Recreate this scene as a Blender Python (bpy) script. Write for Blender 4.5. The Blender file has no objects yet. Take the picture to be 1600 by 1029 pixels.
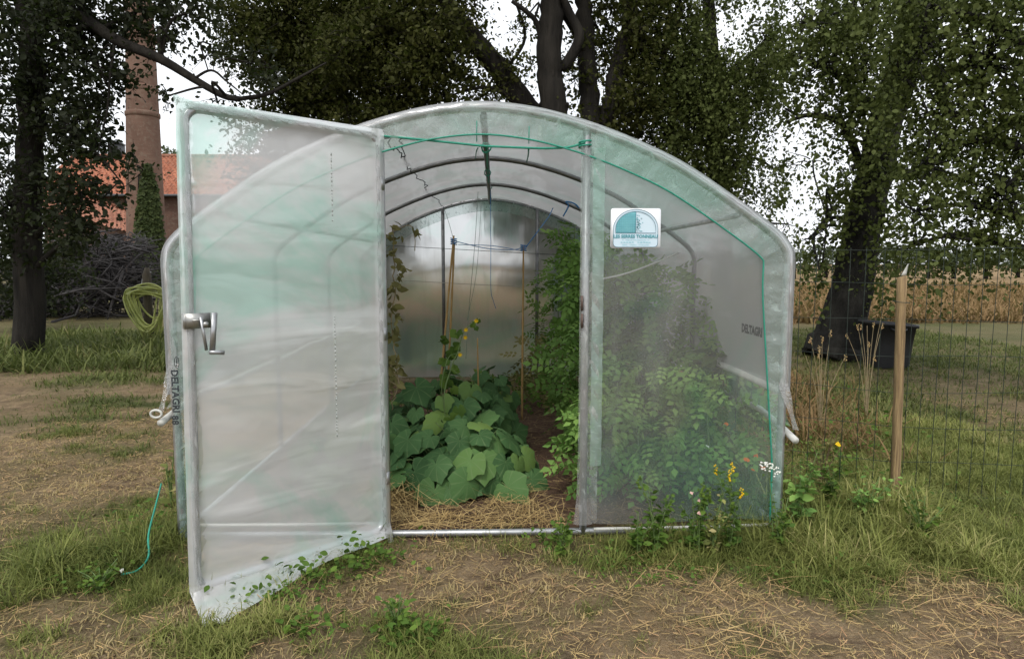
import bpy, math, random
import numpy as np
from mathutils import Vector

# ------------------------------------------------------------------ camera
scene = bpy.context.scene
COL = scene.collection
EYE, F = 1.33, 1040.0
YAW, PITCH = math.atan(27.0/F), math.atan(102.5/F)
ca, sa, cp, sp = math.cos(YAW), math.sin(YAW), math.cos(PITCH), math.sin(PITCH)
FW = np.array([sa*cp, ca*cp, -sp]); RT = np.array([ca, -sa, 0.0]); UP = np.cross(RT, FW)
cd = bpy.data.cameras.new('camera'); cam = bpy.data.objects.new('camera', cd); COL.objects.link(cam)
cam.location = (0, 0, EYE); cam.rotation_euler = (math.pi/2-PITCH, 0, -YAW)
cd.sensor_width = 36; cd.lens = F/1600*36; cd.clip_start = 0.05; cd.clip_end = 3000
scene.camera = cam

# ------------------------------------------------------------------ world, sun, exposure
SUN_EL, SUN_ROT = math.radians(52), math.radians(200)
w = bpy.data.worlds.new('World'); scene.world = w; w.use_nodes = True
nt = w.node_tree; nt.nodes.clear()
sky = nt.nodes.new('ShaderNodeTexSky'); sky.sky_type = 'NISHITA'; sky.sun_disc = False
sky.sun_elevation = SUN_EL; sky.sun_rotation = SUN_ROT; sky.dust_density = 6; sky.air_density = 1.0
tc = nt.nodes.new('ShaderNodeTexCoord')
nz = nt.nodes.new('ShaderNodeTexNoise'); nz.inputs['Scale'].default_value = 2.2; nz.inputs['Detail'].default_value = 6
cr = nt.nodes.new('ShaderNodeMapRange')
cr.inputs['From Min'].default_value = .3; cr.inputs['From Max'].default_value = .62
cr.inputs['To Min'].default_value = .72; cr.inputs['To Max'].default_value = .97
mx = nt.nodes.new('ShaderNodeMix'); mx.data_type = 'RGBA'
mx.inputs['B'].default_value = (10.6, 10.9, 11.3, 1)          # cloud cover
bg = nt.nodes.new('ShaderNodeBackground'); bg.inputs['Strength'].default_value = .105
ow = nt.nodes.new('ShaderNodeOutputWorld')
L = nt.links.new
L(tc.outputs['Generated'], nz.inputs['Vector']); L(nz.outputs['Fac'], cr.inputs['Value'])
L(cr.outputs['Result'], mx.inputs['Factor']); L(sky.outputs['Color'], mx.inputs['A'])
L(mx.outputs['Result'], bg.inputs['Color']); L(bg.outputs['Background'], ow.inputs['Surface'])
sd = bpy.data.lights.new('sun', 'SUN'); sun = bpy.data.objects.new('sun', sd); COL.objects.link(sun)
sd.energy = 1.5; sd.angle = math.radians(11); sd.color = (1, .96, .9)
sx, sy, sz = math.sin(SUN_ROT)*math.cos(SUN_EL), math.cos(SUN_ROT)*math.cos(SUN_EL), math.sin(SUN_EL)
sun.rotation_euler = Vector((-sx, -sy, -sz)).to_track_quat('-Z', 'Y').to_euler()
sun.location = (0, -5, 12)
vs = scene.view_settings; vs.view_transform = 'Standard'; vs.look = 'None'; vs.exposure = 0.32; vs.gamma = 1
cy = scene.cycles
cy.use_denoising = True; cy.max_bounces = 9; cy.diffuse_bounces = 4; cy.glossy_bounces = 3
cy.transmission_bounces = 6; cy.transparent_max_bounces = 24; cy.caustics_reflective = False; cy.caustics_refractive = False
cy.sample_clamp_indirect = 6

# ------------------------------------------------------------------ helpers
rng = np.random.default_rng(11); random.seed(5)
def ray(px, py): return FW*F + RT*(px-800.0) - UP*(py-514.5)
def P(px, py, Y):
    r = ray(px, py); t = Y/r[1]; return np.array([r[0]*t, Y, EYE+r[2]*t])
def G(px, py, z=0.0):
    r = ray(px, py); t = (z-EYE)/r[2]; return np.array([r[0]*t, r[1]*t, z])

def tag(o, label=None, cat=None, group=None, kind=None):
    if label: o['label'] = label
    if cat: o['category'] = cat
    if group: o['group'] = group
    if kind: o['kind'] = kind
    return o
def empty(name, loc, label, cat, group=None):
    o = bpy.data.objects.new(name, None); COL.objects.link(o); o.location = [float(v) for v in loc]
    o.empty_display_size = .1
    return tag(o, label, cat, group)

class MB:
    """collects arrays of vertices and faces for ONE mesh"""
    def __init__(s): s.V = []; s.Fs = []; s.n = 0; s.R = []; s.UV = []
    def add(s, V, Fc, rnd=None, uv=None):
        V = np.asarray(V, float).reshape(-1, 3)
        if isinstance(Fc, np.ndarray): Fc = [Fc]
        for f in Fc:
            f = np.asarray(f, int)
            s.Fs.append(f+s.n)
            if rnd is None: s.R.append(np.full(len(f), random.random()))
            elif np.isscalar(rnd): s.R.append(np.full(len(f), rnd))
            else: s.R.append(np.asarray(rnd, float))
        s.UV.append(np.zeros((len(V), 2)) if uv is None else np.asarray(uv, float))
        s.V.append(V); s.n += len(V); return s
    def build(s, name, mat, parent=None, smooth=False, origin=None, solid=0):
        V = np.concatenate(s.V) if s.V else np.zeros((0, 3)); UVv = np.concatenate(s.UV)
        if origin is None and parent is None: origin = (V.min(0)+V.max(0))/2*[1, 1, 0]+[0, 0, V[:, 2].min()]
        off = np.array(parent_loc(parent)) if parent is not None else np.array(origin)
        me = bpy.data.meshes.new(name)
        me.vertices.add(len(V)); me.vertices.foreach_set('co', (V-off).astype(np.float32).ravel())
        loops = np.concatenate([f.ravel() for f in s.Fs]); tot = np.concatenate([np.full(len(f), f.shape[1]) for f in s.Fs])
        me.loops.add(len(loops)); me.loops.foreach_set('vertex_index', loops.astype(np.int32))
        me.polygons.add(len(tot)); st = np.concatenate([[0], np.cumsum(tot)[:-1]])
        me.polygons.foreach_set('loop_start', st.astype(np.int32))
        try: me.polygons.foreach_set('loop_total', tot.astype(np.int32))
        except Exception: pass
        if smooth: me.polygons.foreach_set('use_smooth', np.ones(len(tot), bool))
        me.update(calc_edges=True)
        a = me.attributes.new('rnd', 'FLOAT', 'FACE'); a.data.foreach_set('value', np.concatenate(s.R).astype(np.float32))
        uvl = me.uv_layers.new(name='UVMap'); uvl.data.foreach_set('uv', UVv[loops].astype(np.float32).ravel())
        me.validate()
        if mat: me.materials.append(mat)
        o = bpy.data.objects.new(name, me); COL.objects.link(o)
        if parent is not None: o.parent = parent
        else: o.location = [float(v) for v in off]
        if solid:
            m = o.modifiers.new('thick', 'SOLIDIFY'); m.thickness = solid
        return o
def parent_loc(p):
    l = np.zeros(3)
    while p is not None: l = l+np.array(p.location); p = p.parent
    return l

def norm(v): return v/np.maximum(np.linalg.norm(v, axis=-1, keepdims=True), 1e-9)
def tube(pts, rad, k=8, cap=True, closed=False):
    p = np.asarray(pts, float); n = len(p); rad = np.broadcast_to(np.asarray(rad, float), (n,))
    if closed: t = norm(np.roll(p, -1, 0)-np.roll(p, 1, 0))
    else:
        t = np.empty_like(p); t[1:-1] = p[2:]-p[:-2]; t[0] = p[1]-p[0]; t[-1] = p[-1]-p[-2]; t = norm(t)
    u = np.cross(t[0], [0, 0, 1.0])
    if np.linalg.norm(u) < .1: u = np.cross(t[0], [0, 1.0, 0])
    u = u/np.linalg.norm(u); V = []; UV = []; ang = np.linspace(0, 2*math.pi, k, endpoint=False); d = 0
    for i in range(n):
        if i: d += np.linalg.norm(p[i]-p[i-1])
        u = u-t[i]*np.dot(u, t[i]); u = u/max(np.linalg.norm(u), 1e-9); v = np.cross(t[i], u)
        V.append(p[i]+rad[i]*(np.outer(np.cos(ang), u)+np.outer(np.sin(ang), v)))
        UV.append(np.stack([ang*rad[i], np.full(k, d)], 1))
    V = np.concatenate(V); UV = np.concatenate(UV); Fq = []
    m = n if closed else n-1
    for i in range(m):
        a = i*k; b = ((i+1) % n)*k
        for j in range(k): Fq.append((a+j, a+(j+1) % k, b+(j+1) % k, b+j))
    Fs = [np.array(Fq)]
    if cap and not closed:
        Fs.append(np.array([list(range(k))[::-1]])); Fs.append(np.array([[(n-1)*k+j for j in range(k)]]))
    return V, Fs, UV
def add_tube(mb, pts, rad, k=8, **kw):
    V, Fs, UV = tube(pts, rad, k, **kw); r = random.random()
    n0 = mb.n
    for f in Fs: mb.Fs.append(f+n0); mb.R.append(np.full(len(f), r))
    mb.V.append(V); mb.UV.append(UV); mb.n += len(V)
def smooth_path(pts, n=8):
    p = np.asarray(pts, float); q = np.vstack([2*p[0]-p[1], p, 2*p[-1]-p[-2]]); out = []
    for i in range(1, len(q)-2):
        for s in np.linspace(0, 1, n, endpoint=False):
            a, b, c, d = q[i-1], q[i], q[i+1], q[i+2]
            out.append(.5*((2*b)+(-a+c)*s+(2*a-5*b+4*c-d)*s*s+(-a+3*b-3*c+d)*s**3))
    out.append(p[-1]); return np.array(out)
def add_box(mb, c, s, rot=None):
    c = np.asarray(c, float); s = np.asarray(s, float)/2
    V = np.array([[x, y, z] for x in (-1, 1) for y in (-1, 1) for z in (-1, 1)], float)*s
    if rot is not None: V = V@np.asarray(rot).T
    V = V+c
    mb.add(V, np.array([(0, 1, 3, 2), (4, 6, 7, 5), (0, 4, 5, 1), (2, 3, 7, 6), (0, 2, 6, 4), (1, 5, 7, 3)]))
def add_grid(mb, Pts):
    """Pts (a,b,3)"""
    a, b = Pts.shape[:2]; idx = np.arange(a*b).reshape(a, b)
    f = np.stack([idx[:-1, :-1], idx[1:, :-1], idx[1:, 1:], idx[:-1, 1:]], -1).reshape(-1, 4)
    uu, vv = np.meshgrid(np.linspace(0, 1, a), np.linspace(0, 1, b), indexing='ij')
    mb.add(Pts.reshape(-1, 3), f, rnd=.5, uv=np.stack([uu.ravel(), vv.ravel()], 1))

# value noise
_perm = np.random.default_rng(3).random(4096)
def vn(x, y, s=0):
    x = np.asarray(x, float); y = np.asarray(y, float)
    xi = np.floor(x).astype(int); yi = np.floor(y).astype(int); fx = x-xi; fy = y-yi
    fx = fx*fx*(3-2*fx); fy = fy*fy*(3-2*fy)
    h = lambda a, b: _perm[(a*73+b*1579+s*331+(a*b)*7) & 4095]
    return (h(xi, yi)*(1-fx)+h(xi+1, yi)*fx)*(1-fy)+(h(xi, yi+1)*(1-fx)+h(xi+1, yi+1)*fx)*fy
def fbm(x, y, s=0, o=4):
    t = 0; a = .5
    for i in range(o): t = t+a*vn(x*2**i, y*2**i, s+i*5); a *= .5
    return t/(1-.5**o)

# leaf templates: x = width, y = length, z = normal
KITE = (np.array([[0, 0, 0], [.3, .45, .05], [0, 1, -.04], [-.3, .45, .05]]), [np.array([[0, 1, 2, 3]])])
LEAF = (np.array([[0, 0, 0], [.22, .2, .05], [.3, .5, .06], [.16, .8, .02], [0, 1, -.08], [-.16, .8, .02], [-.3, .5, .06], [-.22, .2, .05], [0, .5, 0]]),
        [np.array([[0, 1, 2, 8], [8, 2, 3, 4], [8, 4, 5, 6], [0, 8, 6, 7]])])
def cucumber_template():
    ang = [-168, -150, -128, -105, -88, -66, -48, -30, -14, 0, 14, 30, 48, 66, 88, 105, 128, 150, 168]
    rad = [.40, .62, .72, .70, .82, .92, .80, .88, .97, 1.14, .97, .88, .80, .92, .82, .70, .72, .62, .40]
    c = np.array([[0, 0, 0]]); o = []; m = []
    for i, (a, r) in enumerate(zip(ang, rad)):
        a = math.radians(a); rr = r*(1+(.03 if i % 2 else -.03))
        o.append([math.sin(a)*rr, math.cos(a)*rr, -.16*rr*rr+(.018 if i % 2 else -.018)])
        m.append([math.sin(a)*rr*.55, math.cos(a)*rr*.55, .005+(.014 if i % 2 else -.014)])
    n = len(o); V = np.vstack([c, m, o])
    t = np.array([[0, 1+i, 2+i] for i in range(n-1)])
    q = np.array([[1+i, 1+n+i, 2+n+i, 2+i] for i in range(n-1)])
    return (V, [t, q])
CUKE = cucumber_template()
def pinnate(nl=4, wid=.34):
    V = []; Q = []; b = 0
    def lf(base, ang, ln):
        nonlocal b
        c, s = math.cos(ang), math.sin(ang)
        for x, y, z in ([0, 0, 0], [wid*.5, .4, .03], [0, 1, -.08], [-wid*.5, .4, .03]):
            V.append([base[0]+(x*c+y*s)*ln, base[1]+(-x*s+y*c)*ln, z*ln+base[2]])
        Q.append([b, b+1, b+2, b+3]); b += 4
    for i in range(nl):
        y = .12+.68*i/nl
        for sg in (-1, 1): lf((0, y, -.25*y*y), sg*(1.15-.1*i), .36*(1-.12*abs(i-nl/2)))
    lf((0, .78, -.15), 0, .36)
    return (np.array(V), [np.array(Q)])
PINN = pinnate(3, .62)
def scatter(mb, tmpl, pos, d, nrm, size, rnd=None, wide=1.0):
    Vt, Fs = tmpl; pos = np.asarray(pos); n = len(pos)
    if n == 0: return
    d = norm(np.asarray(d)); x = norm(np.cross(d, nrm)); z = np.cross(x, d)
    size = np.broadcast_to(size, (n,))[:, None, None]
    T = Vt[None, :, 0:1]*x[:, None]*wide + Vt[None, :, 1:2]*d[:, None] + Vt[None, :, 2:3]*z[:, None]
    V = (pos[:, None]+T*size).reshape(-1, 3); k = len(Vt)
    if rnd is None: rnd = rng.random(n)
    base = mb.n; off = (np.arange(n)*k)[:, None, None]
    for f in Fs:
        mb.Fs.append((f[None]+off).reshape(-1, f.shape[1])+base); mb.R.append(np.repeat(rnd, len(f)))
    mb.V.append(V); mb.UV.append(np.tile(Vt[:, :2], (n, 1))); mb.n += len(V)
def rvec(n): return norm(rng.normal(size=(n, 3)))

# ------------------------------------------------------------------ materials
def newmat(name):
    m = bpy.data.materials.new(name); m.use_nodes = True; t = m.node_tree; t.nodes.clear()
    o = t.nodes.new('ShaderNodeOutputMaterial'); return m, t, o
def N(t, kind, **kw):
    n = t.nodes.new('ShaderNode'+kind)
    for k, v in kw.items():
        if k in n.inputs: n.inputs[k].default_value = v
        else: setattr(n, k, v)
    return n
def rgba(c): return (c[0], c[1], c[2], 1)
def mixc(t, fac, a, b, blend='MIX'):
    m = N(t, 'Mix', data_type='RGBA', blend_type=blend)
    for s, v in (('Factor', fac), ('A', a), ('B', b)):
        if isinstance(v, bpy.types.NodeSocket): t.links.new(v, m.inputs[s])
        elif isinstance(v, (int, float)): m.inputs[s].default_value = v
        else: m.inputs[s].default_value = rgba(v)
    return m.outputs['Result']
def noise(t, scale, detail=5, vec=None, rough=.55, dist=0.0):
    n = N(t, 'TexNoise', Scale=scale, Detail=detail, Roughness=rough, Distortion=dist)
    if vec is not None: t.links.new(vec, n.inputs['Vector'])
    return n.outputs['Fac']
def ramp(t, v, a, b, lo=0.0, hi=1.0):
    r = N(t, 'MapRange'); t.links.new(v, r.inputs['Value'])
    r.inputs['From Min'].default_value = a; r.inputs['From Max'].default_value = b
    r.inputs['To Min'].default_value = lo; r.inputs['To Max'].default_value = hi
    return r.outputs['Result']
def coords(t, kind='Object', scale=None):
    c = N(t, 'TexCoord').outputs[kind]
    if scale is None: return c
    mp = N(t, 'Mapping'); mp.inputs['Scale'].default_value = scale; t.links.new(c, mp.inputs['Vector']); return mp.outputs['Vector']
def bump(t, h, strength, dist=.01):
    b = N(t, 'Bump', Strength=strength, Distance=dist); t.links.new(h, b.inputs['Height']); return b.outputs['Normal']
def attr(t, name, out='Fac'): return N(t, 'Attribute', attribute_name=name).outputs[out]

def mat_leaf(name, cols, transl=.3, rough=.6, veins=False, spec=.12):
    m, t, o = newmat(name); r = attr(t, 'rnd')
    cr_ = N(t, 'ValToRGB'); t.links.new(r, cr_.inputs['Fac']); e = cr_.color_ramp.elements
    e[0].position = 0; e[0].color = rgba(cols[0]); e[1].position = 1; e[1].color = rgba(cols[-1])
    for i, c in enumerate(cols[1:-1]):
        q = e.new((i+1)/(len(cols)-1)); q.color = rgba(c)
    col = cr_.outputs['Color']
    nn = noise(t, 9, 3, coords(t)); col = mixc(t, ramp(t, nn, .3, .7, 0, .35), col, tuple(c*1.7 for c in cols[len(cols)//2]))
    p = N(t, 'BsdfPrincipled', Roughness=rough); p.inputs['Specular IOR Level'].default_value = spec
    t.links.new(col, p.inputs['Base Color'])
    if veins:
        uv = coords(t, 'UV'); g = N(t, 'TexGradient', gradient_type='RADIAL'); t.links.new(uv, g.inputs['Vector'])
        mm = N(t, 'Math', operation='MULTIPLY'); mm.inputs[1].default_value = 9.0; t.links.new(g.outputs['Fac'], mm.inputs[0])
        fr = N(t, 'Math', operation='PINGPONG'); fr.inputs[1].default_value = .5; t.links.new(mm.outputs[0], fr.inputs[0])
        vm = ramp(t, fr.outputs[0], .40, .5, 0, .65)
        col2 = mixc(t, vm, col, (.16, .24, .10)); t.links.new(col2, p.inputs['Base Color'])
        t.links.new(bump(t, noise(t, 60, 4, coords(t)), .5, .004), p.inputs['Normal'])
    tr = N(t, 'BsdfTranslucent'); tcx = mixc(t, .35, col, (.08, .14, .02)); t.links.new(tcx, tr.inputs['Color'])
    ms = N(t, 'MixShader', Fac=transl); t.links.new(p.outputs[0], ms.inputs[1]); t.links.new(tr.outputs[0], ms.inputs[2])
    t.links.new(ms.outputs[0], o.inputs['Surface']); return m
def mat_simple(name, c, rough=.6, metal=0, c2=None, scale=8, bmp=0, bscale=None, bdist=.01, stretch=None, spec=.5):
    m, t, o = newmat(name); p = N(t, 'BsdfPrincipled', Roughness=rough, Metallic=metal)
    p.inputs['Specular IOR Level'].default_value = spec
    v = coords(t, 'Object', stretch); n = noise(t, scale, 6, v, .6)
    col = mixc(t, ramp(t, n, .3, .7), c, c2 if c2 else tuple(x*.6 for x in c)); t.links.new(col, p.inputs['Base Color'])
    if bmp: t.links.new(bump(t, noise(t, bscale or scale*4, 6, v, .65), bmp, bdist), p.inputs['Normal'])
    t.links.new(p.outputs[0], o.inputs['Surface']); return m
def mat_film(name, dens=.5, dvar=.15, tint=.5, blur=0.0, fold_axis=(1, 1, 1), fold_scale=3.0, bstr=.5, back=.5, gloss=.5, white=.72, refr_rough=.32, streak=.25, kind='Object', fine=2.6, detail=2.0, bdist=.02, tlo=0.0):
    """polythene: partly clear, partly milky, shiny; folds along one axis"""
    m, t, o = newmat(name)
    v = coords(t, kind, fold_axis); base = coords(t)
    f1 = noise(t, fold_scale, detail, v, .5, .9); f2 = noise(t, fold_scale*fine, detail, v, .5, .6); f3 = noise(t, 1.1, 3, base, .5)
    a = N(t, 'Math', operation='ADD'); t.links.new(f1, a.inputs[0]); t.links.new(ramp(t, f2, 0, 1, 0, .45), a.inputs[1])
    nrm = bump(t, a.outputs[0], bstr, bdist)
    tintf = ramp(t, noise(t, 1.5, 5, base, .6, .6), .46, .60, tlo, tint)
    colr = mixc(t, tintf, (white, white, white), (white*.58, white*.92, white*.80))
    df = N(t, 'BsdfDiffuse'); tl = N(t, 'BsdfTranslucent')
    for b in (df, tl): t.links.new(colr, b.inputs['Color']); t.links.new(nrm, b.inputs['Normal'])
    sc_ = N(t, 'MixShader', Fac=back); t.links.new(df.outputs[0], sc_.inputs[1]); t.links.new(tl.outputs[0], sc_.inputs[2])
    tp = N(t, 'BsdfTransparent'); tcol = mixc(t, tintf, (.96, .97, .97), (.80, .95, .90)); t.links.new(tcol, tp.inputs['Color'])
    clear = tp.outputs[0]
    if blur > 0:
        rf = N(t, 'BsdfRefraction', Roughness=refr_rough, IOR=1.25); t.links.new(tcol, rf.inputs['Color']); t.links.new(nrm, rf.inputs['Normal'])
        mm = N(t, 'MixShader', Fac=blur); t.links.new(tp.outputs[0], mm.inputs[1]); t.links.new(rf.outputs[0], mm.inputs[2]); clear = mm.outputs[0]
    st = ramp(t, f2, .56, .72, 0, streak)
    dn = ramp(t, f3, .3, .7, dens-dvar, dens+dvar)
    ad = N(t, 'Math', operation='ADD', use_clamp=True); t.links.new(dn, ad.inputs[0]); t.links.new(st, ad.inputs[1])
    m1 = N(t, 'MixShader'); t.links.new(ad.outputs[0], m1.inputs[0]); t.links.new(clear, m1.inputs[1]); t.links.new(sc_.outputs[0], m1.inputs[2])
    gl = N(t, 'BsdfGlossy', Roughness=.22); gl.inputs['Color'].default_value = (1, 1, 1, 1); t.links.new(nrm, gl.inputs['Normal'])
    lw = N(t, 'LayerWeight', Blend=.35); t.links.new(nrm, lw.inputs['Normal'])
    gf = ramp(t, lw.outputs['Fresnel'], 0, 1, .02, gloss)
    m2 = N(t, 'MixShader'); t.links.new(gf, m2.inputs[0]); t.links.new(m1.outputs[0], m2.inputs[1]); t.links.new(gl.outputs[0], m2.inputs[2])
    t.links.new(m2.outputs[0], o.inputs['Surface']); return m

M = {}
M['metal'] = mat_simple('galvanised', (.50, .51, .52), .38, .75, (.30, .31, .32), 14, .15, 60, .002)
M['metal_dark'] = mat_simple('dark_tube', (.22, .22, .22), .4, .7, (.12, .12, .125), 14, .15, 60, .002)  # darker grey metal for the inner arches, ridge tube and back posts
M['plate'] = mat_simple('zinc_plate', (.42, .42, .40), .4, .85, (.28, .28, .27), 30, .1, 80, .002)
M['rust'] = mat_simple('rusty_strip', (.16, .11, .09), .6, .4, (.10, .07, .06), 40)
M['cord'] = mat_simple('green_cord', (.02, .30, .20), .55, 0, (.015, .20, .14), 40)
M['blue'] = mat_simple('blue_twine', (.03, .16, .42), .6, 0, (.04, .22, .5), 40)
M['twine'] = mat_simple('twine', (.16, .22, .18), .8)
M['white'] = mat_simple('white_strap', (.60, .60, .56), .5, 0, (.45, .45, .42), 12)
M['roof_film'] = mat_film('roof_film', .68, .06, .25, .8, (1, .35, 1), 1.6, .3, .60, .25, .56, .5, .08)
M['door_film'] = mat_film('door_film', .57, .07, .85, 0, (.34, .34, 1.3), 1.7, .80, .5, 0.34, .93, .3, .26, bdist=.05, detail=2.6)
M['front_film'] = mat_film('front_film', .19, .05, .85, 0, (1.5, 1, .4), 1.4, .4, .5, .3, .72, .3, .08)
M['back_film'] = mat_film('back_film', .36, .06, .75, .95, (1.8, 1, .30), 2.4, .7, .6, .2, .5, .34, .14)
M['hem'] = mat_film('hem_film', .26, .08, .85, 0, (75, 1.2, 1), 1.0, .6, .45, .30, .80, .3, .30, kind='UV', bdist=.02, fine=2.2, tlo=.45)
M['wrap'] = mat_film('wrap_film', .24, .08, .35, 0, (10, 1.5, 1), 1.0, .35, .4, .60, .86, .3, .25, kind='UV', bdist=.015, detail=1)
M['strip'] = mat_film('seam_strip', .36, .05, .8, 0, (40, .6, 1), 1.0, .35, .45, .3, .80, .3, .12, kind='UV', bdist=.01, detail=1, tlo=.45)
M['ink'] = mat_simple('dark_print', (.03, .035, .04), .8, 0, (.06, .065, .07), 60, spec=.1)
M['faint_ink'] = mat_simple('faint_print', (.36, .39, .38), .7, 0, (.46, .49, .48), 90)
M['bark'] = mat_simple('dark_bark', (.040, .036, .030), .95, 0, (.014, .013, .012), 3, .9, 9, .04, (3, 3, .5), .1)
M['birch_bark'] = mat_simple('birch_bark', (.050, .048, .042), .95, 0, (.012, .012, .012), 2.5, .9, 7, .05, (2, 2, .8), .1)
M['bamboo'] = mat_simple('bamboo', (.50, .33, .13), .5, 0, (.35, .20, .07), 12, .1, 30, .002, (8, 8, 1))
M['wood_post'] = mat_simple('fence_timber', (.44, .31, .15), .85, 0, (.15, .095, .05), 5, .9, 30, .006, (26, 26, 1.3))
M['old_wood'] = mat_simple('old_timber', (.12, .10, .07), .9, 0, (.06, .05, .04), 6, .4, 30, .004, (9, 9, .6))
M['stick'] = mat_simple('dead_brushwood', (.055, .050, .050), .95, 0, (.022, .020, .021), 9, .3, 30, .004)
M['wire'] = mat_simple('green_black_wire', (.018, .032, .022), .6, 0)
M['hose'] = mat_simple('lime_hose', (.44, .47, .14), .45, 0, (.30, .34, .09), 3)
M['tub'] = mat_simple('black_rubber', (.010, .011, .013), .45, 0, (.018, .019, .022), 5)
M['stem'] = mat_simple('green_stem', (.13, .20, .06), .6, 0, (.09, .14, .04), 20)
M['dry_stem'] = mat_simple('dry_stem', (.36, .29, .17), .8, 0, (.22, .17, .09), 20)
M['brown_stem'] = mat_simple('brown_stem', (.14, .09, .05), .8, 0, (.10, .07, .04), 20)
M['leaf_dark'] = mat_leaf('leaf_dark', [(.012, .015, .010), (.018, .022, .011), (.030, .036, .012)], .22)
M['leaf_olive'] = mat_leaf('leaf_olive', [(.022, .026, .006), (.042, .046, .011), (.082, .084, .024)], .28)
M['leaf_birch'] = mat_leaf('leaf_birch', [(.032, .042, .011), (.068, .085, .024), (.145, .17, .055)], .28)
M['leaf_ivy'] = mat_leaf('leaf_ivy', [(.020, .030, .010), (.034, .048, .014), (.05, .06, .02)], .15)
M['leaf_far'] = mat_leaf('leaf_far', [(.045, .062, .03), (.08, .10, .05)], .2)
M['cuke'] = mat_leaf('cucumber_leaf', [(.036, .085, .030), (.052, .115, .042), (.070, .145, .052), (.095, .185, .058), (.21, .30, .065)], .22, .6, True, .14)
M['tomato_leaf'] = mat_leaf('tomato_leaf', [(.075, .15, .036), (.15, .27, .066), (.28, .43, .11)], .28)
M['dead_leaf'] = mat_leaf('withered_leaf', [(.11, .10, .04), (.17, .16, .06), (.24, .21, .09)], .2, .8)
M['weed'] = mat_leaf('weed_leaf', [(.05, .10, .018), (.085, .15, .028), (.15, .23, .04)], .3)
M['grass'] = mat_leaf('grass_blade', [(.060, .082, .020), (.125, .150, .040), (.24, .255, .075), (.46, .39, .19)], .3, .55)
M['lawn'] = mat_leaf('lawn_blade', [(.045, .066, .018), (.085, .108, .032), (.145, .160, .052), (.30, .24, .12)], .3, .6)
M['meadow'] = mat_leaf('meadow_blade', [(.13, .085, .038), (.20, .125, .06), (.25, .165, .08), (.10, .12, .04)], .3, .8)
M['thatch'] = mat_leaf('thatch_blade', [(.12, .12, .035), (.20, .17, .07), (.33, .26, .13), (.44, .35, .20)], .15, .8)
M['straw'] = mat_leaf('straw_stem', [(.16, .10, .05), (.30, .20, .09), (.48, .36, .16), (.42, .22, .13)], .15, .6)
M['golden'] = mat_leaf('golden_straw', [(.26, .17, .07), (.45, .32, .14), (.54, .41, .20)], .15, .6)
M['yellow'] = mat_leaf('yellow_petal', [(.75, .45, .02), (.85, .60, .03)], .3)
M['orange'] = mat_leaf('orange_petal', [(.75, .14, .02), (.80, .20, .03)], .3)
M['white_petal'] = mat_leaf('white_petal', [(.75, .75, .68), (.85, .85, .8)], .3)
M['pink'] = mat_leaf('pink_petal', [(.65, .40, .36), (.75, .5, .45)], .3)
M['green_fruit'] = mat_simple('green_tomato', (.30, .38, .12), .3, 0, (.22, .32, .09), 6)

# ground: bare earth, dry thatch, moss-green turf by the 'g' attribute, ochre field far off by 'f'
def mat_ground():
    m, t, o = newmat('earth'); v = coords(t); g = attr(t, 'g'); f = attr(t, 'f'); s = attr(t, 's')
    n1 = noise(t, 1.3, 6, v, .6); n2 = noise(t, 9, 8, v, .7); n3 = noise(t, 70, 5, v, .7)
    c = mixc(t, ramp(t, n1, .35, .65), (.22, .150, .082), (.33, .240, .145))
    c = mixc(t, ramp(t, n2, .42, .62, 0, .8), c, (.13, .092, .055))
    c = mixc(t, ramp(t, n3, .48, .7, 0, .55), c, (.44, .35, .23))
    c = mixc(t, ramp(t, noise(t, 2.7, 7, v, .7, .8), .52, .62, 0, .75), c, (.105, .070, .048))
    soil = mixc(t, ramp(t, n2, .4, .65), (.115, .070, .050), (.18, .115, .08)); c = mixc(t, s, c, soil)
    gr = mixc(t, ramp(t, n2, .35, .65), (.050, .060, .020), (.11, .12, .045)); gr = mixc(t, ramp(t, n3, .5, .7, 0, .5), gr, (.20, .17, .09))
    c = mixc(t, g, c, gr)
    fl = mixc(t, ramp(t, n1, .35, .65), (.20, .135, .07), (.27, .19, .10)); c = mixc(t, f, c, fl)
    p = N(t, 'BsdfPrincipled', Roughness=.95); p.inputs['Specular IOR Level'].default_value = .1
    t.links.new(c, p.inputs['Base Color'])
    ad = N(t, 'Math', operation='ADD'); t.links.new(n2, ad.inputs[0]); t.links.new(n3, ad.inputs[1])
    t.links.new(bump(t, ad.outputs[0], .9, .03), p.inputs['Normal']); t.links.new(p.outputs[0], o.inputs['Surface']); return m

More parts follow.
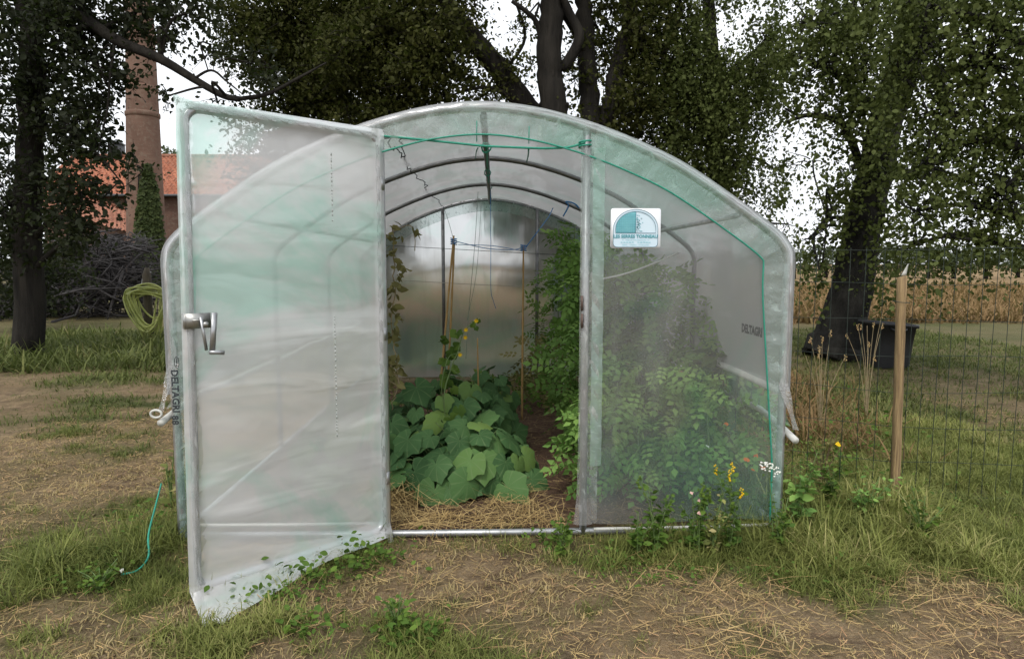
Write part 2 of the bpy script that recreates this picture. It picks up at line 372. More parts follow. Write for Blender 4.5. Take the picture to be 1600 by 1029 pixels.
# ------------------------------------------------------------------ tunnel numbers
Y0 = 3.17; STEP = 1.5; Y1 = Y0+3*STEP
XC = float(P(753, 380, Y0)[0]); HALF = float(P(1231, 400, Y0)[0])-XC
ZTOP = float(P(752, 168, Y0)[2])
R_ARC = 1.93
def arcz(x): q_ = profile(); q_ = q_[q_[:, 1] > .9]; k_ = np.argsort(q_[:, 0]); return float(np.interp(x, q_[k_, 0], q_[k_, 1]))
XL, XR, XD = float(P(599, 500, Y0)[0]), float(P(914, 500, Y0)[0]), 0
def profile(half=HALF, ztop=ZTOP, z0=0.0, n=34, off=0.0):
    """points from left foot to right foot; off moves inward"""
    key = [(-.24, .022), (0, 0), (.24, .022), (.457, .073), (.62, .126), (.759, .18), (.928, .256), (1.076, .343), (1.256, .462), (1.375, .545), (1.44, .598), (1.478, .645), (1.494, .70), (1.494, .80)]
    sp_ = smooth_path([(x_*half/1.494, ztop-d_, 0) for x_, d_ in key], 4)[4:, :2]; arc = [tuple(v_) for v_ in sp_]; bend = []
    leg = [(half, z) for z in np.linspace(arc[-1][1], z0, 15)[1:]]
    r = np.array(arc+bend+leg)
    if off:
        t = np.gradient(r, axis=0); t /= np.linalg.norm(t, axis=1, keepdims=True)
        r = r+np.stack([t[:, 1], -t[:, 0]], 1)*off if np.isscalar(off) else r+np.stack([t[:, 1], -t[:, 0]], 1)*np.asarray(off)[:, None]
    l = r[::-1].copy(); l[:, 0] *= -1
    return np.vstack([l[:-1], r])
def prof3(Y, **kw):
    p = profile(**kw); return np.stack([p[:, 0]+XC, np.full(len(p), Y), p[:, 1]], 1)

# ------------------------------------------------------------------ ground
def axis(segs):
    out = [segs[0][0]]
    for a, b, s in segs: out += list(np.arange(a+s, b+1e-6, s))
    return np.array(out)
gx = np.concatenate([-np.geomspace(900, 7, 26), np.arange(-6.6, -3.6, .2), np.arange(-3.6, 4.6, .04), np.arange(4.6, 8, .2), np.geomspace(8.4, 900, 26)])
gy = np.concatenate([-np.geomspace(200, 1, 14), np.arange(-.5, .8, .2), np.arange(.9, 6.5, .04), np.arange(6.5, 14, .2), np.geomspace(14.4, 1500, 34)])
PATCH = []   # (x, y, rx, ry, strength) lush turf, measured on the ground
def patch(px, py, wpx, hpx, s=1.0):
    c = G(px, py); e = G(px+wpx, py); u = G(px, py-hpx); d = G(px, py+hpx)
    PATCH.append((c[0], c[1], abs(e[0]-c[0]), abs(u[1]-d[1])/2+.03, s))
for a in [(215, 850, 75, 60), (265, 905, 50, 40, .9), (140, 640, 60, 22, .5), (125, 905, 30, 20, .8), (400, 965, 100, 20, .7), (530, 905, 60, 14, .6), (335, 1000, 60, 28, .7),
          (640, 1000, 80, 45, 1.1), (770, 1010, 70, 45, .8), (560, 860, 60, 18, .8), (690, 1060, 200, 40, .8), (860, 960, 60, 18, .4), (960, 880, 90, 26, .9), (990, 935, 60, 26, .8),
          (1100, 860, 110, 36, 1.1), (1220, 850, 100, 52, 1.3), (1290, 880, 70, 40, 1.1), (1330, 820, 110, 44, 1.2), (1440, 820, 80, 55, 1.2), (1520, 850, 80, 60, 1.1),
          (1000, 850, 90, 16, .9), (1360, 960, 40, 18, .6), (1340, 720, 110, 60, .9), (1400, 640, 130, 50, .8), (860, 870, 40, 14, .7), (1480, 700, 90, 60, .9),
          (150, 1000, 60, 20, .25), (60, 860, 70, 60, .8), (1180, 1005, 60, 20, .45), (180, 690, 60, 14, .4), (150, 592, 60, 14, .55), (160, 545, 120, 22, 1.0)]:
    patch(*a)
_pr = np.random.default_rng(61)
for _ in range(150):
    PATCH.append((_pr.uniform(-2.6, 3.6), _pr.uniform(1.7, 3.0), _pr.uniform(.03, .12), _pr.uniform(.02, .08), _pr.uniform(.3, .8)))
for _ in range(60):
    PATCH.append((_pr.uniform(-4.2, -1.9), _pr.uniform(3.2, 8.5), _pr.uniform(.06, .30), _pr.uniform(.05, .25), _pr.uniform(.3, .8)))
def turf(x, y):
    x = np.asarray(x, float); y = np.asarray(y, float)
    g = np.clip((fbm(x*.9+7, y*.9, 2)-.50)*3.0, 0, 1)*.6
    far = np.where(x > 0, np.clip((y-5.0)/5, 0, .7), np.clip((y-8.0)/3, 0, .7)); g = g+far*(.45+.8*fbm(x*.5, y*.5, 9))
    for (a, b, rx, ry, s) in PATCH:
        d = ((x-a)/rx)**2+((y-b)/ry)**2
        g = g+s*np.exp(-d*1.1)*(.55+.9*vn(x*6, y*6, 4))
    bare = np.exp(-(((x-.25)/1.1)**2+((y-2.62)/.42)**2))
    g = g*(1-.75*bare)
    bare = np.exp(-(((x+2.3)/1.1)**2+((y-4.2)/1.2)**2)); g = g*(1-.75*bare)
    inside = ((np.abs(x-XC) < HALF-.02) & (y > Y0+.02) & (y < Y1))
    g = np.where(inside, g*.12*(x < .2)+.45*(x > .55)*fbm(x*3, y*3, 6), g)
    return np.clip(g, 0, 1)
def fieldm(x, y): return np.clip((np.asarray(y)-13.5-1.5*vn(np.asarray(x)*.3, np.asarray(y)*.3))/1.2, 0, 1)*np.clip((np.asarray(x)+6)/3, 0, 1)
def gz(x, y):
    x = np.asarray(x, float); y = np.asarray(y, float); near = np.exp(-((x/9)**2+(y/10)**2))
    h = (fbm(x*3.1, y*3.1, 1)-.5)*.05*near + (fbm(x*14, y*14, 8, 3)-.5)*.022*near
    bar = np.exp(-((y-Y0)/.12)**2)*(np.abs(x-XC) < HALF+.2)
    return h*(1-.7*bar)-.012
X_, Y_ = np.meshgrid(gx, gy, indexing='ij')
gm = MB(); add_grid(gm, np.stack([X_, Y_, gz(X_, Y_)], -1))
ground = gm.build('ground', mat_ground(), None, True, origin=(0, 0, 0)); tag(ground, kind='structure')
def vattr(o, name, val):
    a = o.data.attributes.new(name, 'FLOAT', 'POINT'); a.data.foreach_set('value', np.asarray(val, np.float32).ravel())
vattr(ground, 'g', turf(X_, Y_)*np.clip(1.0-0*X_, 0, 1)); vattr(ground, 'f', fieldm(X_, Y_))
ins = ((np.abs(X_-XC) < HALF) & (Y_ > Y0-.03) & (Y_ < Y1)).astype(float); vattr(ground, 's', ins)

# ------------------------------------------------------------------ polytunnel
TUN = empty('polytunnel', (XC, Y0, 0), 'clear plastic garden polytunnel with green seams, its door standing open', 'polytunnel')
for i in range(4):
    mb = MB(); add_tube(mb, prof3(Y0+i*STEP, off=.0), .0165 if i else .02, 10)
    mb.build('arch_tube', M['metal_dark'] if i in (1, 2, 3) else M['metal'], TUN, True)
ZR = ZTOP-.03
mb = MB(); add_tube(mb, [(XC+.01, Y0+.0, ZR-.005), (XC+.01, Y1, ZR-.005)], .017, 8); mb.build('ridge_tube', M['metal_dark'], TUN, True)
pr = P(1155, 322, Y0)
for sg in (1, -1):
    x = XC+sg*(pr[0]-XC); z = arcz(abs(pr[0]-XC))-.035
    mb = MB(); add_tube(mb, [(x, Y0, z), (x, Y1, z)], .014, 8); mb.build('purlin', M['metal'], TUN, True)
    x = XC+sg*(HALF-.005)
    mb = MB(); add_tube(mb, [(x, Y0, .71), (x, Y1, .71)], .02, 8); mb.build('side_rail', M['white'], TUN, True)
    # roll-up side: film hanging from the rail onto a roll
    xr = XC+sg*(HALF+.05); zr_ = .53 if sg > 0 else .635
    mb = MB(); p = [(xr+sg*.012*math.sin(k*.7), Y0-.055+k*(Y1-Y0+.2)/20, zr_+.006*math.sin(k*1.3)-(.05*(1-k/2) if k < 2 else 0)) for k in range(21)]
    add_tube(mb, p, .017, 10); mb.build('rolled_hem', M['white'], TUN, True)
    mb = MB(); g_ = np.zeros((40, 6, 3))
    for a in range(40):
        for b in range(6):
            s = b/5; g_[a, b] = (XC+sg*(HALF+.012+.045*s*s+.008*math.sin(a*.9)*s), Y0+.02+a*(Y1-Y0)/39, (.71 if sg > 0 else .78)*(1-s)+zr_*s)
    add_grid(mb, g_); mb.build('side_flap', M['front_film'], TUN, True)
    # bottom ground rail
    mb = MB(); add_tube(mb, [(XC+sg*HALF, Y0, .03), (XC+sg*HALF, Y1, .03)], .016, 8); mb.build('ground_rail', M['metal'], TUN, True)
    # white tail of film at the front corner, hanging to the roll
    mb = MB(); top = np.array([XC+sg*(HALF-.015), Y0-.035, zr_+.23]); bot = np.array([XC+sg*(HALF+.052), Y0-.05, zr_])
    g_ = np.array([[top*(1-s)+bot*s+np.array([sg*(q-.5)*(.045-.022*s), .012*math.sin(s*7+q*3), 0]) for q in np.linspace(0, 1, 5)] for s in np.linspace(0, 1, 12)])
    add_grid(mb, g_); mb.build('corner_strap', M['wrap'], TUN, True)
# small loop at the left roll end
mb = MB(); c = np.array([XC-HALF-.066, Y0-.06, .630]); a = np.linspace(0, 2*math.pi, 16, endpoint=False)
add_tube(mb, np.stack([c[0]+.026*np.cos(a), c[1]+0*a, c[2]+.018*np.sin(a)], 1), .006, 6, closed=True); mb.build('film_loop', M['white'], TUN, True)

# roof cover: profile down to the rail, sagging a little between arches
def cover():
    pr_ = profile(z0=.0, off=-.022); keep = pr_[:, 1] > .69; pr_ = pr_[keep]; n = len(pr_); ys = np.linspace(Y0-.035, Y1+.03, 62)
    q = np.zeros((n, len(ys), 3))
    cen = np.array([0, .9])
    for j, y in enumerate(ys):
        u = ((y-Y0) % STEP)/STEP; sag = .018*math.sin(math.pi*min(max(u, 0), 1))*(y > Y0)*(y < Y1)
        d = norm(cen-pr_)*sag; wv = (vn(np.arange(n)*.35, np.full(n, y*4.0), 7)-.5)*.010*(abs(u-.5) < .46)
        q[:, j, 0] = pr_[:, 0]+d[:, 0]-np.sign(pr_[:, 0])*wv+XC; q[:, j, 2] = pr_[:, 1]+d[:, 1]-wv; q[:, j, 1] = y
    m = MB(); add_grid(m, q); return m
cover().build('roof_film', M['roof_film'], TUN, True)

# hem band round the front arch and the wrapped film on it
pa = profile(z0=0.0); nP = len(pa)
sarc = np.concatenate([[0], np.cumsum(np.linalg.norm(np.diff(pa, axis=0), axis=1))]); S = sarc[-1]
def hem_w(i):           # width inward of the band, narrower towards the feet
    z = pa[i, 1]; return .125 if z > 1.2 else .045+.08*max(0, (z-.35)/.85)
inw = []
tg = np.gradient(pa, axis=0); tg /= np.linalg.norm(tg, axis=1, keepdims=True); NI = np.stack([tg[:, 1], -tg[:, 0]], 1)
cordp = np.array([pa[i]+NI[i]*hem_w(i) for i in range(nP)])
def resample(p, n):
    d = np.concatenate([[0], np.cumsum(np.linalg.norm(np.diff(p, axis=0), axis=1))]); s = np.linspace(0, d[-1], n)
    return np.stack([np.interp(s, d, p[:, k]) for k in range(p.shape[1])], 1)
nb = 420; outer = resample(pa, nb); inner = np.stack([np.interp(np.linspace(0, 1, nb), sarc/S, cordp[:, k]) for k in (0, 1)], 1)
q = np.zeros((nb, 9, 3))
for b in range(9):
    s = b/8; pt = outer*(1-s)+inner*s; i = np.arange(nb)
    cr_ = (vn(i*.30, np.full(nb, b*.12), 3)-.5)*.022*math.sin(math.pi*s)+(vn(i*.10, np.full(nb, 0), 5)-.5)*.008
    q[:, b] = np.stack([pt[:, 0]+XC, Y0-.026+.016*s+cr_, pt[:, 1]], 1)
q = q[int(nb*.03):nb-int(nb*.03)] if False else q
mb = MB(); add_grid(mb, q); mb.build('hem_band', M['hem'], TUN, True)
mb = MB(); q = np.zeros((nb, 9, 3)); nrm_o = np.gradient(outer, axis=0); nrm_o /= np.linalg.norm(nrm_o, axis=1, keepdims=True); nrm_o = np.stack([-nrm_o[:, 1], nrm_o[:, 0]], 1)
# nrm_o points outward
for b in range(9):
    th = math.radians(-35+b*25); r_ = .026+.003*(vn(np.arange(nb)*.3, np.full(nb, b*.5), 2)-.5)*2
    q[:, b] = np.stack([outer[:, 0]+XC+nrm_o[:, 0]*r_*math.cos(th), Y0-r_*math.sin(th)-.002, outer[:, 1]+nrm_o[:, 1]*r_*math.cos(th)], 1)
kz = outer[:, 1] > .68
add_grid(mb, q[kz]); mb.build('wrapped_edge', M['wrap'], TUN, True)
mb = MB(); add_tube(mb, np.stack([inner[:, 0]+XC, np.full(nb, Y0-.020), inner[:, 1]], 1)[::3], .0042, 6); mb.build('seam_cord', M['cord'], TUN, True)
# vertical hem at both outer front corners below the band (teal strip)

# front panels: film from the jamb to the leg under the cord line
def in_z(x):           # inner band height at local x
    top = cordp[np.abs(cordp[:, 0]) < HALF-.13]; return np.interp(x, top[:, 0], top[:, 1])
def front_panel(xa, xb, zb=.06):
    nx, nz_ = 46, 60; q = np.zeros((nx, nz_, 3))
    for i in range(nx):
        x = xa+(xb-xa)*i/(nx-1); xl = x-XC
        # top of this column
        cand = outer[np.argsort(np.abs(outer[:, 0]-xl))[:4]]; zt = np.interp(xl, *zip(*sorted([(pp[0], pp[1]) for pp in outer[kz] if abs(pp[0]) < HALF-.004])))-.02
        for j in range(nz_):
            z = zb+(zt-zb)*j/(nz_-1)
            q[i, j] = (x, Y0-.004+.014*(fbm(x*2.5, z*1.2, 3, 3)-.5)+.010*math.exp(-z*5)*math.sin(x*11), z+(.012*math.sin(x*7) if j == 0 else 0))
    m = MB(); add_grid(m, q); return m
front_panel(XR+.0, XC+HALF-.01).build('front_film', M['front_film'], TUN, True)
front_panel(XC-HALF+.01, XL).build('front_film', M['front_film'], TUN, True)
# film over the doorway with its sagging green edge
def sag(x):
    pz = [P(597, 213, Y0)[2], P(660, 219, Y0)[2], P(757, 229, Y0)[2], P(850, 233, Y0)[2], P(895, 230, Y0)[2], P(916, 222, Y0)[2]]
    pxx = [P(v, 225, Y0)[0] for v in (597, 660, 757, 850, 895, 916)]
    return np.interp(x, pxx, pz)
nx = 50; q = np.zeros((nx, 8, 3)); edge = []
for i in range(nx):
    x = XL+(XR-XL)*i/(nx-1); zb = sag(x); zt = arcz(x-XC)-.02
    edge.append((x, Y0-.012, zb))
    for j in range(8): s = j/7; q[i, j] = (x, Y0-.008+.03*(vn(i*.2, s*2, 6)-.5)*math.sin(math.pi*s), zb*(1-s)+zt*s)
mb = MB(); add_grid(mb, q); mb.build('fanlight_film', M['front_film'], TUN, True)
mb = MB(); add_tube(mb, smooth_path(edge[::5]+[edge[-1]], 4), .0055, 6); mb.build('sagging_cord', M['cord'], TUN, True)
# ties from the cord to the second arch
mb = MB()
for (a, b, c_) in (((577/3.118+560, 588/3.118, Y0-.02), (576/3.118+560, 690/3.118, Y0-.01), None), ((832/3.118+560, 615/3.118, Y0-.02), (830/3.118+560, 700/3.118, Y0-.01), None)):
    mb = MB(); add_tube(mb, [P(*a), P(*b)], .0022, 5); mb.build('tie', M['cord'], TUN)
mb = MB()
add_tube(mb, smooth_path([P(747, 231, Y0), P(744, 238, Y0+.5), P(743, 249, Y0+STEP)], 5), .003, 5); mb.build('tie', M['cord'], TUN); mb = MB()
add_tube(mb, smooth_path([P(826, 233, Y0), P(825, 244, Y0+.6), P(823, 252, Y0+STEP)], 5), .004, 5)
mb.build('tie', M['cord'], TUN)
# loose end of the green seam line, down the right corner, and knots on the ridge
mb = MB(); add_tube(mb, smooth_path([P(760, 228, Y0), P(762, 268, Y0+STEP*1.05), P(765, 300, Y0+STEP*2.3)], 8), .006, 5)
for px, py, Y in ((760, 231, Y0+.05), (762, 270, Y0+STEP*1.1), (765, 292, Y0+2*STEP)):
    c = P(px, py, Y); a = np.linspace(0, 2*math.pi, 12, endpoint=False); add_tube(mb, np.stack([c[0]+.022*np.cos(a), c[1]+.02*np.sin(a*2), c[2]+.022*np.sin(a)], 1), .004, 5, closed=True)
mb.build('ridge_lashing', M['cord'], TUN)
# jambs
for x, nm in ((XL, 'l'), (XR, 'r')):
    zt = arcz(x-XC)
    mb = MB(); add_tube(mb, [(x, Y0, .0), (x, Y0, zt)], .019, 10); mb.build('door_jamb', M['metal'], TUN, True)
# wrapped film on the right jamb, flaring at the foot
q = np.zeros((60, 12, 3)); zt = float(P(915, 232, Y0)[2])
for i in range(60):
    z = zt*(1-i/59)+.06*i/59
    for j in range(12):
        th = math.radians(170-j*20) if j < 9 else None; fl = .05*math.exp(-z*9)
        if th is not None: q[i, j] = (XR+(.026+fl*.8)*math.cos(th)-.002, Y0-.024*math.sin(th)-.002-fl*.4, z)
        else: q[i, j] = (XR+.028+(j-8)*.013, Y0-.012+.008*math.sin(z*55+j)*.8-.003*j*0, z)
mb = MB(); add_grid(mb, q); mb.build('jamb_wrap', M['wrap'], TUN, True)
mb = MB(); q = np.zeros((60, 4, 3))
for i in range(60):
    z = zt*(1-i/59)+.35*i/59
    for j in range(4): q[i, j] = (XR+.03+j*.018, Y0-.018+.007*math.sin(z*60+j*2)+.004*math.sin(z*23), z)
add_grid(mb, q); mb.build('jamb_hem', M['strip'], TUN, True)
mb = MB(); add_tube(mb, [(XR-.01+.028*math.cos(t_), Y0-.01+.026*math.sin(t_), zt-.004+.003*t_) for t_ in np.linspace(0, 14, 40)], .0045, 5); mb.build('corner_knot', M['cord'], TUN)
mb = MB()
for y0_, y1_ in ((462, 485), (490, 512)):
    a, b = P(909, y0_, Y0-.03), P(909, y1_, Y0-.03); add_box(mb, (a+b)/2, (.008, .028, a[2]-b[2]))
mb.build('latch_keeper', M['rust'], TUN)
# threshold bar, panel foot bars
def bar(p0, p1, r, mat, nm):
    m = MB(); add_tube(m, [p0, (np.array(p0)+np.array(p1))/2+np.array([0, 0, -.003]), p1], r, 10); m.build(nm, mat, TUN, True)
bar((XC-HALF, Y0, .012), (XC+HALF, Y0, .02), .017, M['metal'], 'threshold_bar')
a = P(928, 826, Y0-.01); b = P(1205, 819, Y0-.01)
bar(a, b, .008, M['white'], 'panel_foot_bar')
bar((XC-HALF+.05, Y0-.01, .07), (XL-.03, Y0-.01, .07), .008, M['white'], 'panel_foot_bar')

# back panel
q = np.zeros((60, 50, 3)); zt_f = lambda xl: np.interp(xl, *zip(*[(pp[0], pp[1]) for pp in outer[kz] if abs(pp[0]) < HALF-.004]))
for i in range(60):
    x = XC-HALF+.01+(2*HALF-.02)*i/59; zt = float(zt_f(x-XC))-.005
    for j in range(50): z = .02+(zt-.02)*j/49; q[i, j] = (x, Y1+.01+.02*(fbm(x*3, z*1.5, 5, 3)-.5), z)
mb = MB(); add_grid(mb, q); mb.build('back_film', M['back_film'], TUN, True)
mb = MB()
for px in (693, 839):
    p = P(px, 450, Y1-.03); zt = float(zt_f(p[0]-XC))
    m = MB(); add_tube(m, [(p[0], Y1-.03, 0), (p[0], Y1-.03, zt)], .019, 8); m.build('back_post', M['metal_dark'], TUN, True)
q = np.zeros((nb, 3, 3))
for b in range(3): s = b/2; pt = outer*(1-s)+inner*s; q[:, b] = np.stack([pt[:, 0]+XC, np.full(nb, Y1-.02), pt[:, 1]], 1)
mb = MB(); add_grid(mb, q[kz]); mb.build('hem_band', M['hem'], TUN, True)
mb = MB(); a_, b_ = P(600, 436, Y1-.05), P(862, 449, Y1-.05); add_tube(mb, [a_, (a_+b_)/2-np.array([0, 0, .01]), b_], .004, 5); mb.build('back_wire', M['white'], TUN)
mb = MB(); a_, b_ = P(580, 382, Y1-.06), P(870, 398, Y1-.06); add_tube(mb, [a_, b_], .003, 5); mb.build('back_wire', M['wire'], TUN)

# door, swung out towards the camera
H0 = np.array([XL-.012, Y0-.03, 0]); dpt = P(301, 560, 2.585); H1 = np.array([dpt[0], dpt[1], 0]); DW = np.linalg.norm(H1-H0); DU = (H1-H0)/DW; DN = np.array([DU[1], -DU[0], 0])
if DN[1] > 0: DN = -DN
DT, DB = float(P(590, 210, Y0-.03)[2])-.005, .045
def dp(u, z, n=0): return H0+DU*(u+.035*(u/DW)*(1-z/DT))+np.array([0, 0, z])+DN*n
DOOR = bpy.data.objects.new('door', None); COL.objects.link(DOOR); DOOR.parent = TUN
DOOR.location = [float(v) for v in (H0-np.array([XC, Y0, 0]))]
def rrect(u0, u1, z0, z1, r, n=7):
    out = []
    for cx, cz, a0 in ((u1-r, z1-r, 0), (u0+r, z1-r, 90), (u0+r, z0+r, 180), (u1-r, z0+r, 270)):
        for k in range(n): a = math.radians(a0+90*k/(n-1)); out.append((cx+r*math.cos(a), cz+r*math.sin(a)))
    return out
mb = MB(); rr = rrect(.0, DW-.01, DB, DT, .06); pts = []
for k in range(len(rr)):
    p, q_ = rr[k], rr[(k+1) % len(rr)]; L_ = math.dist(p, q_); n = max(1, int(L_/.15))
    for s in range(n): pts.append(dp(p[0]+(q_[0]-p[0])*s/n, p[1]+(q_[1]-p[1])*s/n))
add_tube(mb, pts, .018, 10, closed=True); mb.build('door_frame', M['metal'], DOOR, True)
nu, nz_ = 70, 120; q = np.zeros((nu, nz_, 3)); us = np.linspace(-.03, DW+.022, nu)
zz = np.concatenate([np.linspace(-.075, DB, 16)[:-1], np.linspace(DB, DT+.028, nz_-15)])
for i, u in enumerate(us):
    for j, z in enumerate(zz):
        fold = .030*(fbm(u*1.5+z*.4, z*4.5-u*1.3, 2, 4)-.5)*min(1, max(0, u)/.1+.2)
        inside = 1 if (0 < u < DW and DB < z < DT) else .0
        edge_ = min(abs(u), abs(DW-u), abs(z-DT), abs(z-DB)); out_ = .021*math.exp(-(edge_/.03)**2) if edge_ < .08 else 0
        n_ = out_+fold*min(1, edge_/.06)
        zz_ = z; uu = u; 
        if z < DB:
            k = (DB-z)/(DB+.075); lift = .02*math.sin(u*6)+.03*max(0, 1-u/DW)
            n_ = .024+.27*k*(.10+.90*max(0, u/DW)**2)+.010*math.sin(u*14)*k; uu = u+.02*k*max(0, u/DW); zz_ = DB+(.012+lift*.6-DB-.018)*k*1.0
            zz_ = z if u < 0 else DB-(DB-.004-.022*(1-u/DW))*k
        if u > DW-.02: n_ = n_*.8
        if z > DT and u > DW: uu = u+.006; zz_ = z+.008
        q[i, j] = dp(uu, zz_, n_)
mb = MB(); add_grid(mb, q); mb.build('door_film', M['door_film'], DOOR, True)
# film folded round the outer stile and top rail
def wrap(path, inward, rr_=.024, wdt=.05):
    path = np.asarray(path); n = len(path); qq = np.zeros((n, 10, 3))
    for i in range(n):
        for j in range(10):
            if j < 7:
                th = math.radians(-80+j*26.7); v = -np.asarray(inward)*math.cos(th)+DN*math.sin(th); r2 = rr_*(1+.07*(vn(i*.25, j*.4, 4)-.5))
                qq[i, j] = path[i]+v*r2
            else: qq[i, j] = path[i]+DN*(rr_*.95+.004*math.sin(i*1.7+j))+np.asarray(inward)*wdt*(j-6)/3
    m = MB(); add_grid(m, qq); return m
zz_ = np.linspace(DB-.02, DT-.01, 70); wrap([dp(DW-.01, z) for z in zz_], -DU, .022, .010).build('stile_wrap', M['wrap'], DOOR, True)
uu_ = np.linspace(.01, DW-.02, 50); wrap([dp(u, DT) for u in uu_], np.array([0, 0, -1.0]), .021, .010).build('top_wrap', M['wrap'], DOOR, True)
wrap([dp(.0, z) for z in zz_], DU, .0205, .016).build('hinge_wrap', M['wrap'], DOOR, True)
# latch
def dbox(mb, u, z, n, su, sz, sn, rot=0):
    c = dp(u, z, n); ax = DU*math.cos(rot)+np.array([0, 0, 1.0])*math.sin(rot); az = -DU*math.sin(rot)+np.array([0, 0, 1.0])*math.cos(rot)
    add_box(mb, c, (su, sz, sn), np.stack([ax, az, DN], 1))
zl = float(P(305, 500, 2.6)[2])
mb = MB(); dbox(mb, DW-.03, zl, .034, .092, .058, .004); dbox(mb, DW-.03, zl+.002, .038, .045, .006, .004); dbox(mb, DW+.016, zl, .015, .004, .058, .04)
add_tube(mb, [dp(DW-.052, zl-.014, .03), dp(DW-.052, zl-.014, .058)], .011, 10)
LATCH = mb.build('latch', M['plate'], DOOR)
mb = MB(); dbox(mb, DW-.078, zl-.045, .052, .020, .150, .008, .10); dbox(mb, DW-.045, zl-.05, .044, .010, .13, .008, -.12)
add_tube(mb, [dp(DW-.062, zl-.122, .05), dp(DW-.115, zl-.128, .055)], .009, 10); mb.build('lever', M['metal'], LATCH)
for u, py_, pxr in ((DW*.42, 850, 468),):
    c = P(470, 886, 2.9); 
mb = MB()
for (pu, pz) in ((DW*.45, .028), (DW-.02, .006)):
    c = dp(pu, pz, .05); a = np.linspace(0, 2*math.pi, 8, endpoint=False); add_tube(mb, np.stack([c[0]+.008*np.cos(a), c[1]-.004+0*a, c[2]+.008*np.sin(a)], 1), .003, 5, closed=True); mb.build('eyelet', M['plate'], DOOR); mb = MB()
mb = MB()
for z in (.3, 1.0, 1.7): mb = MB(); add_tube(mb, [(XL-.006, Y0-.015, z-.03), (XL-.006, Y0-.015, z+.03)], .026, 10); mb.build('hinge', M['metal'], TUN, True)

# lettering
def text_mesh(name, s, size, mat, parent, origin, xdir, ydir, bold=0.0, space=1.0, alignx='CENTER'):
    cu = bpy.data.curves.new(name, 'FONT'); cu.body = s; cu.size = size; cu.align_x = alignx; cu.align_y = 'CENTER'; cu.offset = bold; cu.space_character = space; cu.resolution_u = 2
    ob = bpy.data.objects.new(name+'_c', cu); COL.objects.link(ob); dg = bpy.context.evaluated_depsgraph_get()
    me = bpy.data.meshes.new_from_object(ob.evaluated_get(dg)); me.name = name
    bpy.data.objects.remove(ob); n = len(me.vertices); co = np.zeros(n*3); me.vertices.foreach_get('co', co); co = co.reshape(-1, 3)
    X = norm(np.asarray(xdir, float)); Yv = norm(np.asarray(ydir, float)); V = np.asarray(origin)+co[:, :1]*X+co[:, 1:2]*Yv-parent_loc(parent)
    me.vertices.foreach_set('co', V.astype(np.float32).ravel()); me.update(); me.materials.clear(); me.materials.append(mat)
    o = bpy.data.objects.new(name, me); COL.objects.link(o); o.parent = parent; return o
UPZ = (0, 0, 1)
# sticker on the right front panel
SB, ST = P(953.5, 388, Y0-.03), P(1033, 325.5, Y0-.03); SW, SH = ST[0]-SB[0], ST[2]-SB[2]; SC = (SB+ST)/2
def plate_mesh(mb, outline, y):
    n = len(outline); mb.add([(x, y, z) for x, z in outline], np.array([list(range(n))]))
def srr(wd, ht, r, cx=0, cz=0, n=6):
    return [(SC[0]+cx+a, SC[2]+cz+b) for a, b in rrect(-wd/2, wd/2, -ht/2, ht/2, r, n)]
mb = MB(); o_ = srr(SW, SH, .012); n = len(o_)
V = [(x, SC[1], z) for x, z in o_]+[(x, SC[1]+.003, z) for x, z in o_]
mb.add(V, [np.array([list(range(n))]), np.array([list(range(n, 2*n))[::-1]]), np.array([[i, i+n, (i+1) % n+n, (i+1) % n] for i in range(n)])])
M['sign_white'] = mat_simple('sign_white', (.80, .82, .84), .3, 0, (.72, .76, .80), 5)
M['sign_pale'] = mat_simple('sign_pale_blue', (.62, .76, .84), .35, 0, (.56, .70, .80), 8)
M['sign_teal'] = mat_simple('sign_teal', (.06, .34, .38), .4, 0, (.07, .30, .36), 20)
M['sign_dark'] = mat_simple('sign_dark_blue', (.03, .16, .24), .4)
M['sign_mid'] = mat_simple('sign_mid_teal', (.22, .55, .60), .4, 0, (.16, .46, .54), 30)
SIGN = mb.build('sign', M['sign_white'], TUN)
def dshape(hw, zb, zt, r=.018, n=20, foot=True):
    """arched top, rounded foot"""
    out = []; zc = zt-hw*.86
    for a in np.linspace(0, math.pi, n): out.append((hw*math.cos(a), zc+hw*.86*math.sin(a)))
    if foot:
        for a in np.linspace(math.pi, 1.5*math.pi, 6): out.append((-hw+r+r*math.cos(a), zb+r+r*math.sin(a)))
        for a in np.linspace(1.5*math.pi, 2*math.pi, 6): out.append((hw-r+r*math.cos(a), zb+r+r*math.sin(a)))
    else: out += [(-hw, zb), (hw, zb)]
    return [(SC[0]+a, SC[2]+b) for a, b in out]
k = SW/.68   # sign units: zoom picture 680 wide
def su(v): return v/680*SW
hb = dshape(su(302), -su(250), su(254)); mb = MB(); plate_mesh(mb, hb, SC[1]-.0012); mb.build('sign_field', M['sign_pale'], SIGN)
mb = MB(); add_tube(mb, [(x, SC[1]-.002, z) for x, z in hb], .0011, 5, closed=True)
ib = dshape(su(272), -su(62), su(225), foot=False); add_tube(mb, [(x, SC[1]-.003, z) for x, z in ib], .0010, 5, closed=True)
add_tube(mb, [(SC[0], SC[1]-.003, SC[2]-su(62)), (SC[0], SC[1]-.003, SC[2]+su(222))], .0009, 5); mb.build('sign_outline', M['sign_dark'], SIGN)
mb = MB(); zc = su(225)-su(272)*.86; lf = [(SC[0]+su(272)*math.cos(a), SC[2]+zc+su(272)*.86*math.sin(a)) for a in np.linspace(math.pi/2, math.pi, 14)]+[(SC[0]-su(272), SC[2]-su(62)), (SC[0], SC[2]-su(62))]
plate_mesh(mb, lf, SC[1]-.0022); mb.build('sign_pane', M['sign_mid'], SIGN)
mb = MB()
